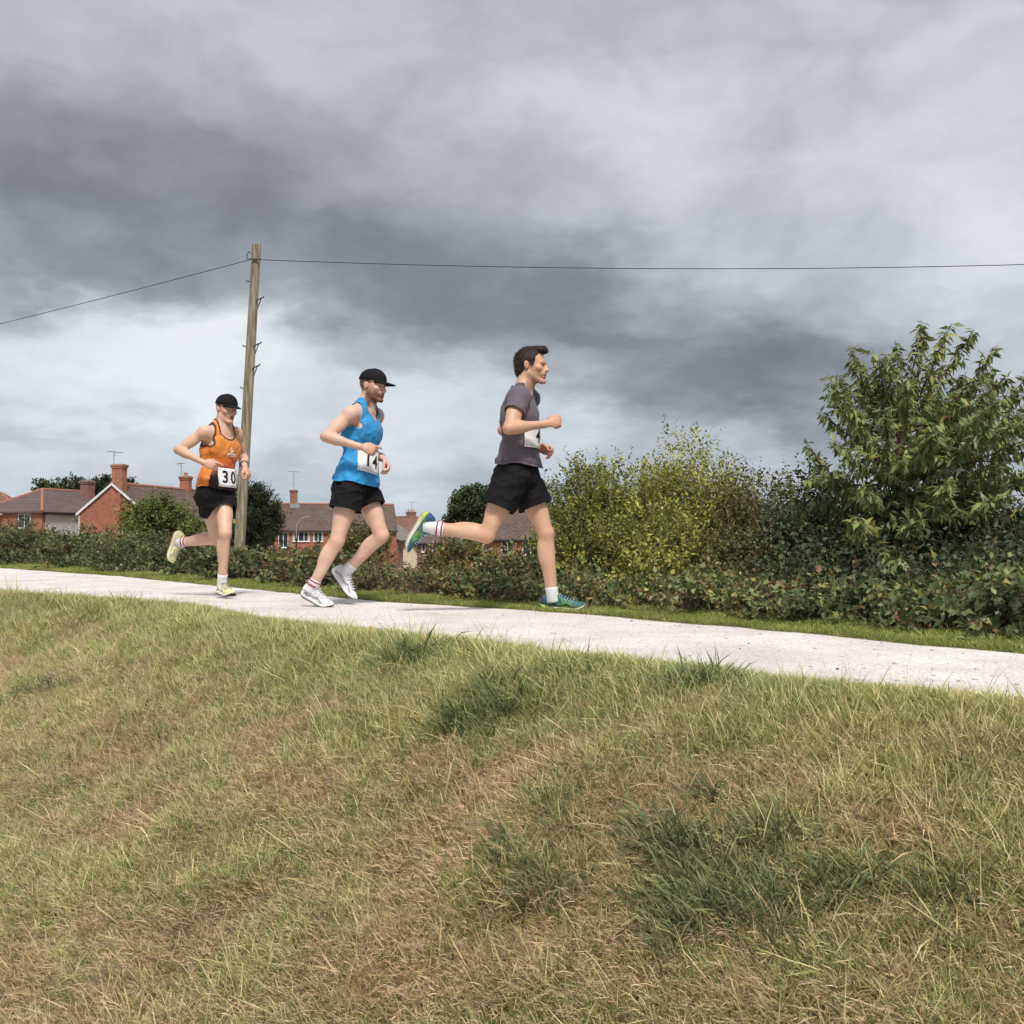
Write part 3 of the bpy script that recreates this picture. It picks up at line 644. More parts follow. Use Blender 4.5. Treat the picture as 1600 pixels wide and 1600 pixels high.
YG = [(.24, .27, .045), (.33, .34, .05), (.16, .20, .045), (.40, .37, .06), (.10, .13, .04)]
def shrubs():
    # yellow-green shrub behind the runner in grey
    def B(px, py, off, hw, dep, zb=-.6): return blob_px(px, py, off, hw, dep, zb)
    plant('hedge_shrub', 'loose yellow-green shrub just behind the runner in grey', 'shrub', [B(925, 728, 2.2, 75, .6), B(880, 748, 1.9, 42, .45), B(975, 722, 2.3, 50, .5), B(900, 790, 1.6, 60, .4), B(960, 800, 1.5, 60, .4), B(940, 718, 2.2, 30, .35)], 8600, 7, .036, .021,
          [(.25, .27, .065), (.34, .34, .08), (.17, .20, .055), (.44, .40, .09), (.11, .14, .05)], [4, 3, 3, 1.2, 2], 301, None, (.08, .20), up=.35, nstem=26)
    plant('elder_shrub', 'tallest yellow-leaved shrub rising in the middle of the hedge', 'shrub', [B(1068, 690, 2.3, 62, .6), B(1040, 735, 1.9, 55, .5), B(1105, 730, 2.1, 50, .5), B(1060, 800, 1.6, 60, .45), B(1020, 760, 2.0, 40, .4), B(1045, 850, 1.3, 55, .35), B(1010, 820, 1.4, 40, .3)], 9600, 7, .036, .020,
          [(.33, .34, .08), (.44, .42, .095), (.23, .26, .065), (.52, .46, .11), (.14, .17, .05)], [3.4, 3, 3, 1.4, 2], 302, None, (.09, .24), up=.35, nstem=30)
    plant('hawthorn_shrub', 'thin olive and rust shrub with a bare twig poking up beside the yellow shrub', 'shrub', [B(1175, 735, 2.3, 50, .5), B(1140, 770, 1.9, 50, .5), B(1200, 760, 2.1, 50, .5), B(1160, 840, 1.5, 70, .45), B(1100, 860, 1.4, 50, .4)], 9000, 6, .028, .020,
          [(.18, .19, .07), (.25, .24, .08), (.13, .15, .06), (.22, .14, .08), (.33, .30, .09)], [4, 2.5, 4, 2, .9], 303, None, (.08, .22), up=.4, nstem=34, gap=.40)
    plant('dogwood_shrub', 'dense dark green shrub between the rusty shrub and the cherry tree', 'shrub', [B(1260, 742, 2.5, 60, .6), B(1300, 745, 2.7, 60, .6), B(1230, 790, 1.9, 55, .5), B(1290, 850, 1.5, 75, .5), B(1240, 860, 1.3, 60, .4)], 7600, 6, .036, .027,
          [(.075, .105, .045), (.11, .145, .06), (.15, .18, .075), (.055, .075, .038), (.15, .09, .06)], [5, 4, 1.8, 4, .8], 304, None, (.08, .20), up=.3, nstem=26)
    plant('laurel_shrub', 'dark undergrowth shrub filling the space under the cherry tree', 'shrub', [B(1400, 800, 2.6, 110, .6), B(1520, 790, 2.6, 110, .6), B(1380, 860, 1.7, 90, .5), B(1500, 860, 1.6, 90, .5), B(1590, 850, 1.9, 90, .5), B(1700, 800, 2.2, 110, .5)], 7600, 6, .042, .028,
          [(.065, .09, .04), (.10, .135, .055), (.14, .165, .07), (.05, .07, .036), (.16, .13, .06)], [5, 4, 1.8, 4, .8], 305, None, (.12, .3), up=.2, nstem=24)
    # scrub further down the embankment
    c = at(240, 790, 20); plant('elder_shrub', 'light green leafy shrub in front of the brick gable end', 'shrub', [(tuple(at(225, 806, 20)), (.24, .4, .28)), (tuple(at(250, 812, 20)), (.34, .4, .30)), (tuple(at(228, 832, 20)), (.40, .5, .40)), (tuple(at(262, 832, 20)), (.46, .5, .36)), (tuple(at(288, 838, 20)), (.34, .4, .30))], 2000, 6, .062, .036,
          [(.15, .20, .05), (.21, .25, .07), (.10, .14, .045), (.26, .27, .08)], [4, 3, 3, 1.5], 306, None, (.10, .30), up=.6, nstem=14)
    a = at(402, 870, 27); plant('pine_tree', 'dark bushy evergreen just beyond the leaning wooden pole', 'tree', [(tuple(at(398, 808, 27)), (.42, .6, .62)), (tuple(at(408, 828, 27)), (.36, .6, .5)), (tuple(at(388, 778, 27)), (.26, .4, .40)), (tuple(at(408, 780, 27)), (.20, .3, .26)), (tuple(at(425, 800, 27)), (.18, .3, .18)), (tuple(at(378, 830, 27)), (.40, .5, .6)), (tuple(at(402, 848, 27)), (.30, .4, .35)), (tuple(at(436, 812, 27)), (.10, .2, .12))], 2600, 7, .075, .03,
          [(.035, .05, .028), (.06, .08, .04), (.09, .11, .055), (.12, .12, .06)], [4, 4, 2, .8], 307, None, (.10, .32), up=.5, nstem=12, trunk=((a[0], a[1], -2.3), tuple(at(400, 770, 27)), .16, .04), gap=.38)
    a = at(735, 870, 45); plant('ash_tree', 'rounded green tree between the runner in blue and the runner in grey', 'tree', [(tuple(at(733, 797, 45)), (.62, .8, .75)), (tuple(at(742, 780, 45)), (.30, .5, .40)), (tuple(at(720, 785, 45)), (.28, .4, .32)), (tuple(at(756, 784, 45)), (.45, .6, .45)), (tuple(at(722, 815, 45)), (.5, .6, .5))], 1900, 6, .14, .085,
          [(.07, .10, .045), (.10, .14, .055), (.14, .18, .08), (.05, .07, .035)], [4, 4, 2, 2], 308, None, (.12, .4), up=.4, nstem=10, trunk=((a[0], a[1], -3.5), tuple(at(738, 785, 45)), .2, .06), gap=.36)
    for i, (px, py, hw, D, lb) in enumerate([(75, 752, 20, 150, 'low olive tree at the near end of the trees behind the hipped-roof house'), (108, 750, 24, 150, 'broad olive tree above the hipped roof'), (142, 751, 22, 150, 'dark green tree above the hipped roof and beside the gable'), (170, 748, 16, 150, 'dark tree touching the brick gable chimney'), (203, 752, 10, 150, 'small tree tip showing over the ridge past the gable chimney')]):
        c = at(px, py+16, D); w = hw*D/F; zt = at(px, py, D)[2]; a = (c[0], c[1], -4.4)
        plant('distant_tree', lb, 'tree', [(tuple(c), (w, w, zt-c[2])), ((c[0]+w*.5, c[1], c[2]-.4), (w*.7, w*.7, 1.1)), ((c[0]-w*.5, c[1], c[2]-.3), (w*.7, w*.7, 1.0)), ((c[0], c[1], c[2]-2), (w*1.1, w, 1.6))], 750, 5, .42, .26,
              [(.09, .11, .05), (.13, .15, .065), (.06, .08, .04), (.17, .17, .08)] if i < 2 else [(.05, .075, .04), (.08, .11, .05), (.04, .055, .03)], [3, 3, 2, 1] if i < 2 else [3, 3, 2], 320+i, 'trees behind the hipped-roof house', (.3, .8), up=.4, nstem=6, trunk=(a, tuple(c), .3, .1), gap=.38, stem_r=.06)
shrubs()

def cherry_tree():
    r = np.random.default_rng(42); Y0 = 7.9
    base = at(1408, 990, Y0); gz = ground_z([base[:2]])[0]; base[2] = gz-.05
    root = empty('cherry_tree', (base[0], base[1], gz)); off = np.array([base[0], base[1], gz])
    tag(root, 'tall cherry tree with drooping pointed leaves and reddish limbs', 'tree')
    knot = [base, at(1404, 880, Y0), at(1400, 800, Y0+.02), at(1404, 720, Y0+.05), at(1415, 650, Y0+.05), at(1436, 580, Y0), at(1443, 530, Y0)]
    mb = MB(); mb.tube([k-off for k in knot], [.048, .042, .036, .029, .02, .011, .004], 9); mb.build('trunk', [CHERRY_BARK], root, smooth=True)
    # limbs: start fraction up the trunk, end point (px, py, depth offset)
    ends = [(.50, 1300, 605, -.3), (.46, 1292, 655, -.2), (.52, 1335, 560, .1), (.44, 1312, 700, -.5), (.56, 1372, 570, -.2), (.60, 1402, 553, .2), (.66, 1440, 521, 0), (.62, 1478, 524, -.1),
            (.60, 1515, 530, .15), (.52, 1545, 560, -.1), (.48, 1596, 600, .1), (.44, 1640, 640, -.3), (.42, 1575, 655, -.5), (.38, 1660, 720, 0), (.40, 1530, 680, -.9), (.36, 1620, 740, -.8),
            (.34, 1480, 760, -1.0), (.30, 1590, 800, -.7), (.34, 1350, 770, -.8), (.30, 1270, 712, .3), (.28, 1430, 820, -1.0), (.26, 1540, 860, -.9), (.24, 1350, 850, -.7), (.30, 1680, 840, -.5),
            (.42, 1460, 620, -.6), (.48, 1420, 610, -.5), (.40, 1385, 660, -.7), (.45, 1500, 600, .3), (.38, 1450, 690, -.9), (.36, 1560, 730, .2), (.5, 1350, 610, .5), (.36, 1400, 740, .5), (.33, 1500, 800, .1), (.25, 1620, 880, -.6), (.22, 1480, 900, -.9),
            (.6, 1340, 575, .2), (.58, 1318, 600, 0), (.56, 1303, 632, .3), (.6, 1370, 598, .3), (.62, 1390, 572, -.3), (.6, 1560, 600, -.2), (.58, 1588, 622, .2), (.6, 1542, 588, .3), (.5, 1600, 650, .3), (.34, 1310, 760, -.3), (.28, 1285, 790, -.2), (.3, 1340, 820, -1.1), (.25, 1400, 880, -1.2), (.24, 1560, 920, -1.0), (.26, 1640, 860, -1.1), (.38, 1600, 700, -.2), (.34, 1560, 780, -1.1), (.3, 1460, 850, -.3), (.2, 1440, 940, -.8), (.2, 1600, 950, -.7), (.4, 1330, 640, -.4), (.42, 1500, 650, .1), (.45, 1550, 610, .4), (.36, 1440, 770, -.4), (.32, 1380, 800, -.3), (.3, 1650, 790, -.9)]
    poly = np.array([(1298, 610), (1345, 562), (1400, 556), (1440, 522), (1522, 532), (1560, 578), (1600, 602), (1660, 650), (1690, 800), (1640, 930), (1400, 920), (1300, 820), (1268, 725), (1292, 660)], float)
    def inside(x, y):
        c = False; j = len(poly)-1
        for i in range(len(poly)):
            if (poly[i, 1] > y) != (poly[j, 1] > y) and x < (poly[j, 0]-poly[i, 0])*(y-poly[i, 1])/(poly[j, 1]-poly[i, 1])+poly[i, 0]: c = not c
            j = i
        return c
    n_extra = 0
    while n_extra < 22:
        x, y = r.uniform(1265, 1690), 560+370*r.random()**.8
        if inside(x, y): n_extra += 1; ends.append((float(np.clip(.62-(y-530)/1000+r.normal(0, .04), .18, .7)), x, y, r.uniform(-1.0, .7)))
    kn = np.array(knot); tk = np.linspace(0, 1, len(kn)); S0 = []; D0 = []; LN = []
    for i, (f, px, py, dy) in enumerate(ends):
        s = np.array([np.interp(f, tk, kn[:, j]) for j in range(3)]); e = at(px, py, Y0+dy); L = np.linalg.norm(e-s); lb = MB()
        c = s*.5+e*.5+np.array([0, 0, -.10*L])+r.normal(0, .05*L, 3)*np.array([1, 1, .4])
        pts = [s*(1-t)**2+2*c*t*(1-t)+e*t*t for t in np.linspace(0, 1, 9)]
        lb.tube([p-off for p in pts], [(.017*(1-t)+.002)*min(1, L/1.1) for t in np.linspace(0, 1, 9)], 6); lb.build('limb', [CHERRY_BARK], root, smooth=True)
        # short leafy shoots along the limb, longest inwards
        k = int(15*L)+5
        for j in range(k):
            t = .22+.78*(j/(k-1)); p = s*(1-t)**2+2*c*t*(1-t)+e*t*t; tg = unit(2*(1-t)*(c-s)+2*t*(e-c)); sd = unit(np.cross(tg, r.normal(0, 1, 3)))
            d = unit(tg*(.5+.7*t)+sd*(1.0-.75*t)+np.array([0, 0, .35])); S0.append(p); D0.append(d); LN.append(r.uniform(.10, .24)*(1.25-.75*t)+.03)
    S0 = np.array(S0); D0 = np.array(D0); LN = np.array(LN)
    pal = [(.17, .225, .075), (.23, .28, .095), (.29, .33, .13), (.12, .16, .06), (.38, .36, .10), (.35, .38, .22)]
    P, DD, NN, L, W, C = twig_leaves(S0, D0, LN, 12, r, .076, .028, pal, [4, 4, 2.4, 2.2, .6, 1.0], hang=.60, spread=.9, updir=.1)
    mb = MB()
    for s, d, l in zip(S0, D0, LN): mb.tube([s-off, s+d*l*.55-off+np.array([0, 0, .004]), s+d*l-off-np.array([0, 0, .01])], [.003, .002, .001], 3)
    o = mb.build('shoots', [CHERRY_BARK], root); o['kind'] = 'stuff'
    # the 300 leaves that show largest are objects of their own, the rest one crown
    vis = P[:, 1]+.25*r.random(len(P)); order = np.argsort(vis); top = order[:1500][r.permutation(1500)[:300]]; rest = np.setdiff1d(np.arange(len(P)), top)
    V, Fc, Cc = leaf_mesh_arrays((P-off)[rest], DD[rest], NN[rest], L[rest], W[rest], C[rest], droop=.28); o = mesh_obj('crown', V, Fc, [LEAF_M], root, colors=Cc); o['kind'] = 'stuff'
    protos = []
    for c in pal:
        V, Fc, Cc = leaf_mesh_arrays(np.zeros((1, 3)), np.array([[1., 0, 0]]), np.array([[0, 0, 1.]]), [1.0], [.39], np.array([c]), droop=.28)
        protos.append(mesh_obj('leaf', V, Fc, [LEAF_M], colors=Cc, link=False).data)
    for i in top:
        D = unit(DD[i]); S = unit(np.cross(D, NN[i])); U = np.cross(S, D)
        Mx = Matrix(((D[0], -S[0], U[0]), (D[1], -S[1], U[1]), (D[2], -S[2], U[2]))).to_4x4(); k = int(np.argmin(np.linalg.norm(np.array(pal)-C[i], axis=1)))
        o = bpy.data.objects.new('leaf', protos[k]); COL.objects.link(o); o.parent = root
        o.matrix_local = Matrix.Translation(Vector(P[i]-off)) @ Mx @ Matrix.Scale(L[i], 4)
cherry_tree()
def fillers():
    pal = [(.20, .21, .06), (.28, .26, .07), (.13, .15, .05), (.26, .13, .07), (.10, .12, .05)]
    for i, (px, py, D, w, h, lb) in enumerate([(566, 850, 17, .30, .28, 'small yellow-green shrub framed between the knees of the runner in blue'), (718, 872, 15, .34, .28, 'olive and rust shrub under the calf of the runner in grey'),
                                             ]):
        c = at(px, py, D); plant('scrub_bush', lb, 'shrub', [(tuple(c), (w, .4, h)), ((c[0]-w*.7, c[1]+.2, c[2]-.15), (w*.7, .4, h*.8)), ((c[0]+w*.7, c[1], c[2]-.18), (w*.7, .4, h*.8)), ((c[0], c[1], c[2]-.6), (w*1.5, .4, .5))], 1100, 6, .055, .034, pal, [3, 2.5, 3, 2, 2], 400+i, None, (.08, .22), up=.5, nstem=10)
fillers()
# lone bare twig of the rusty shrub
# ------------------------------------------------------------------ houses
def brick_material(name, c1, c2, mortar=(.36, .31, .27, 1)):
    t = NT(name); sp = t.n('ShaderNodeSeparateXYZ'); t.l(t.obj(), sp.inputs[0]); cb = t.n('ShaderNodeCombineXYZ')
    t.l(t.math('ADD', sp.outputs[0], sp.outputs[1]), cb.inputs[0]); t.l(sp.outputs[2], cb.inputs[1])
    b = t.n('ShaderNodeTexBrick', Scale=1.0); t.l(cb.outputs[0], b.inputs['Vector'])
    b.inputs['Brick Width'].default_value = .225; b.inputs['Row Height'].default_value = .075; b.inputs['Mortar Size'].default_value = .008
    b.inputs['Color1'].default_value = c1; b.inputs['Color2'].default_value = c2; b.inputs['Mortar'].default_value = mortar
    n = t.noise(1.1, 5, .65); c = t.mix(.8, b.outputs['Color'], t.ramp(n.outputs['Fac'], [(.3, (.62, .6, .6, 1)), (.7, (1.2, 1.12, 1.05, 1))]), 'MULTIPLY')
    n2 = t.noise(6, 4, .7); c = t.mix(.55, c, t.ramp(n2.outputs['Fac'], [(.3, (.6, .58, .6, 1)), (.65, (1.15, 1.1, 1.05, 1))]), 'MULTIPLY')
    t.color(c); t.set(Roughness=.9); t.bump(b.outputs['Fac'], -.4, .01); return t.mat
def tile_material(name, c1, c2, lichen=.25):
    """interlocking concrete tiles: courses follow the height, columns the length"""
    t = NT(name); sp = t.n('ShaderNodeSeparateXYZ'); t.l(t.obj(), sp.inputs[0]); cb = t.n('ShaderNodeCombineXYZ')
    t.l(t.math('ADD', sp.outputs[0], t.math('MULTIPLY', sp.outputs[1], .0)), cb.inputs[0]); t.l(sp.outputs[2], cb.inputs[1])
    b = t.n('ShaderNodeTexBrick', Scale=1.0); t.l(cb.outputs[0], b.inputs['Vector'])
    b.inputs['Brick Width'].default_value = .33; b.inputs['Row Height'].default_value = .20; b.inputs['Mortar Size'].default_value = .016
    b.inputs['Color1'].default_value = c1; b.inputs['Color2'].default_value = c2; b.inputs['Mortar'].default_value = tuple(x*.42 for x in c1[:3])+(1,)
    n = t.noise(.9, 6, .65); c = t.mix(.8, b.outputs['Color'], t.ramp(n.outputs['Fac'], [(.3, (.7, .68, .7, 1)), (.7, (1.2, 1.15, 1.1, 1))]), 'MULTIPLY')
    n2 = t.noise(2.3, 7, .75); c = t.mix(t.math('MULTIPLY', t.ramp(n2.outputs['Fac'], [(.55, (0, 0, 0, 1)), (.7, (1, 1, 1, 1))]), lichen), c, (.34, .33, .25, 1))
    t.color(c); t.set(Roughness=.85); t.bump(b.outputs['Fac'], -.6, .02); return t.mat
M_BRICK = brick_material('red_brick', (.46, .135, .065, 1), (.36, .10, .055, 1)); M_BRICK2 = brick_material('orange_brick', (.50, .18, .09, 1), (.40, .13, .07, 1)); M_BRICK3 = brick_material('purple_brick', (.24, .10, .08, 1), (.31, .14, .10, 1))
M_TILE = tile_material('brown_tiles', (.115, .078, .064, 1), (.155, .105, .086, 1)); M_TILE2 = tile_material('plum_tiles', (.125, .088, .085, 1), (.16, .112, .105, 1), .2); M_TILE3 = tile_material('rust_tiles', (.19, .105, .08, 1), (.23, .13, .095, 1), .2)
M_TILE4 = tile_material('grey_tiles', (.26, .245, .22, 1), (.20, .18, .16, 1), .6)
M_RENDER = simple('white_render', (.62, .61, .58), .9, .12, 3, .1); M_GREYR = simple('grey_render', (.36, .355, .33), .9, .15, 3, .1); M_CREAM = simple('cream_render', (.62, .54, .40), .9, .12, 3, .1)
M_WHITE = simple('white_plastic_trim', (.78, .78, .78), .45, .04, 8); M_DARKTRIM = simple('dark_gutter', (.035, .033, .033), .5, .1, 8); M_RIDGE = simple('ridge_clay', (.36, .17, .12), .85, .25, 5); M_MORT = simple('mortar_grey', (.42, .40, .36), .9, .15, 6)
M_GLASS = NT('window_glass').set(Roughness=.08).mat; M_GLASS.node_tree.nodes['Principled BSDF'].inputs['Base Color'].default_value = (.03, .035, .045, 1)
M_CURTAIN = simple('net_curtain', (.45, .45, .45), .9, .15, 10); M_POT = simple('terracotta_pot', (.48, .20, .12), .8, .15, 10); M_METAL = simple('aerial_metal', (.30, .31, .32), .4, .1, 10, metal=.7); M_LEAD = simple('lead_flashing', (.30, .31, .33), .6, .15, 6)

def local_part(mb, name, mats, root, parent=None):
    o = mb.build(name, mats, parent or root); return o
def window(root, wall_fn, u, z, w, h, lights=2, curtain=True):
    """white casement let into a wall; wall_fn maps (along, out, up) to house coordinates"""
    mb = MB(); fr = .07
    def bx(m, a, b, mi=0):
        P = [wall_fn(x, y, zz) for zz in (a[2], b[2]) for (x, y) in ((a[0], a[1]), (b[0], a[1]), (b[0], b[1]), (a[0], b[1]))]
        m.add(P, [(0, 3, 2, 1), (4, 5, 6, 7), (0, 1, 5, 4), (1, 2, 6, 5), (2, 3, 7, 6), (3, 0, 4, 7)], mi)
    x0, x1, z0, z1 = u-w/2, u+w/2, z-h/2, z+h/2
    bx(mb, (x0, .0, z0), (x0+fr, .05, z1)); bx(mb, (x1-fr, .0, z0), (x1, .05, z1)); bx(mb, (x0+fr, .0, z0), (x1-fr, .05, z0+fr)); bx(mb, (x0+fr, .0, z1-fr), (x1-fr, .05, z1))
    for i in range(1, lights): c = x0+w*i/lights; bx(mb, (c-fr*.6, .003, z0+fr), (c+fr*.6, .047, z1-fr))
    f = mb.build('window', [M_WHITE], root)
    for i in range(lights):
        p = MB(); a = x0+w*i/lights+fr*.6; b = x0+w*(i+1)/lights-fr*.6; a = max(a, x0+fr); b = min(b, x1-fr); bx(p, (a, .012, z0+fr), (b, .022, z1-fr)); p.build('pane', [M_GLASS], f)
    if curtain:
        for s in (0, 1):
            p = MB(); a, b = (x0+fr, x0+fr+w*.10) if s == 0 else (x1-fr-w*.10, x1-fr); bx(p, (a, .024, z0+fr), (b, .028, z1-fr)); p.build('curtain', [M_CURTAIN], f)
    s = MB(); bx(s, (x0-.06, .0, z0-.07), (x1+.06, .12, z0-.005)); s.build('sill', [M_WHITE], f)
def aerial(root, x, y, z, h=1.6, ang=0, parent=None):
    mb = MB(); mb.tube([(x, y, z-.4), (x, y, z+h)], .03, 5); c, s = math.cos(ang), math.sin(ang)
    mb.tube([(x-.7*c, y-.7*s, z+h-.1), (x+1.0*c, y+1.0*s, z+h-.1)], .022, 4)
    for k in range(9):
        t = -.65+k*.2; l = .28-.012*k; mb.tube([(x+t*c-l*s, y+t*s+l*c, z+h-.1), (x+t*c+l*s, y+t*s-l*c, z+h-.1)], .012, 3)
    mb.tube([(x, y, z+h-.5), (x+.35*c, y+.35*s, z+h-.12)], .015, 3)
    return mb.build('tv_aerial', [M_METAL], parent)
def chimney(root, roof, x, y, zb, zt, w, d, mat, pots=2, aer=None, name='chimney'):
    mb = MB(); mb.box((x-w/2, y-d/2, zb), (x+w/2, y+d/2, zt-.30)); mb.box((x-w/2-.05, y-d/2-.05, zt-.30), (x+w/2+.05, y+d/2+.05, zt-.15)); mb.box((x-w/2-.09, y-d/2-.09, zt-.15), (x+w/2+.09, y+d/2+.09, zt))
    c = mb.build(name, [mat], root)
    mb = MB(); mb.box((x-w/2+.04, y-d/2+.04, zt), (x+w/2-.04, y+d/2-.04, zt+.06)); mb.build('flaunching', [M_MORT], c)
    for k in range(pots):
        p = MB(); px = x+(k-(pots-1)/2)*w/(pots+.2); p.tube([(px, y, zt+.05), (px, y, zt+.28), (px, y, zt+.30), (px, y, zt+.36)], [.12, .10, .13, .13], 10); p.build('chimney_pot', [M_POT], c)
    if aer is not None: aerial(root, x, y+d/2+.04, zt, aer[0], aer[1], c)
    return c
def house(label, group, origin, yaw, Lx, wl, wr, ze, zr, zg, kind='gable', hips=(0, 0), bm=None, tm=None, eave_r=None, right=None):
    """ridge along local x from 0 to Lx; +y side width wl, -y side width wr; z are world heights"""
    root = empty('house', (origin[0], origin[1], zg), yaw); tag(root, label, 'house', group)
    E, R = ze-zg, zr-zg; sl = (R-E)/wl; Er = R-sl*wr if kind == 'gable' else E; bm = bm or M_BRICK; tm = tm or M_TILE
    w = MB()
    if kind == 'gable':
        for x, flip in ((0, 1), (Lx, 0)):
            P = [(x, -wr, 0), (x, wl, 0), (x, wl, E-.02), (x, 0, R-.14), (x, -wr, Er-.02)]; w.poly(P[::-1] if flip else P)
    else:
        for x in (0, Lx): w.poly([(x, -wr, 0), (x, wl, 0), (x, wl, E-.02), (x, -wr, Er-.02)])
    w.poly([(0, -wr, 0), (Lx, -wr, 0), (Lx, -wr, Er-.02), (0, -wr, Er-.02)]); w.poly([(0, wl, 0), (0, wl, E-.02), (Lx, wl, E-.02), (Lx, wl, 0)])
    w.build('wall', [bm], root)
    o = .28; t = .13; rf = MB(); h0, h1 = hips
    if kind == 'gable':
        g = .12
        a = (-g, 0, R); b = (Lx+g, 0, R)
        rf.slab([(-g, -wr-o, Er-o*sl), (Lx+g, -wr-o, Er-o*sl), b, a], t); rf.slab([a, b, (Lx+g, wl+o, E-o*sl), (-g, wl+o, E-o*sl)], t)
        ridge = [a, b]; lines = [ridge]
    else:
        a = (h0, 0, R); b = (Lx-h1, 0, R); z0 = E-o*sl
        q = [(-o, -wr-o, z0), (Lx+o, -wr-o, z0), (Lx+o, wl+o, z0), (-o, wl+o, z0)]
        rf.slab([q[0], q[1], b, a], t); rf.slab([q[1], q[2], b], t); rf.slab([q[2], q[3], a, b], t); rf.slab([q[3], q[0], a], t)
        lines = [[a, b], [q[0], a], [q[3], a], [q[1], b], [q[2], b]]
    roof = rf.build('roof', [tm], root)
    rr = MB()
    for l in lines: rr.tube([np.array(l[0])+(0, 0, .0), np.array(l[1])+(0, 0, .0)], .13, 7)
    rr.build('ridge_tiles', [M_RIDGE if kind == 'hip' else M_LEAD if tm is M_TILE4 else M_RIDGE], roof)
    for side, e, ww in ((-1, Er, wr), (1, E, wl)):
        g_ = MB(); y = side*(ww+o+.05); z = e-o*sl-.10; g_.tube([(-.1, y, z), (Lx+.1, y, z)], .075, 6); g_.build('gutter', [M_DARKTRIM], root)
        f_ = MB(); f_.box((-.05, min(side*(ww+o-.05), side*(ww+o-.02)), z-.12), (Lx+.05, max(side*(ww+o-.05), side*(ww+o-.02)), z+.06)); f_.build('fascia', [M_DARKTRIM if kind == 'hip' else M_WHITE], root)
    if kind == 'gable':
        for sy, ww, e in ((-1, wr, Er), (1, wl, E)):
            v = MB(); x0, x1 = -g-.035, -g-.005; P = [(x0, sy*(ww+o), e-o*sl-.22), (x0, 0, R-.19), (x0, 0, R+.02), (x0, sy*(ww+o), e-o*sl+.01)]; Q = [(x1,)+p[1:] for p in P]
            v.add(P+Q, [(0, 1, 2, 3), (7, 6, 5, 4), (0, 4, 5, 1), (1, 5, 6, 2), (2, 6, 7, 3), (3, 7, 4, 0)]); v.build('bargeboard', [M_WHITE if right is None else right], root)
    return root, roof, E, Er, R
S_SIDE = lambda wr: (lambda u, o, z: (u, -wr-o, z))            # -y face, looking from outside
END0 = lambda: (lambda u, o, z: (-o, -u, z))                    # x=0 face
def downpipe(root, x, y, z1, mat):
    mb = MB(); mb.tube([(x, y, 0), (x, y, z1)], .045, 6); mb.build('downpipe', [mat], root)

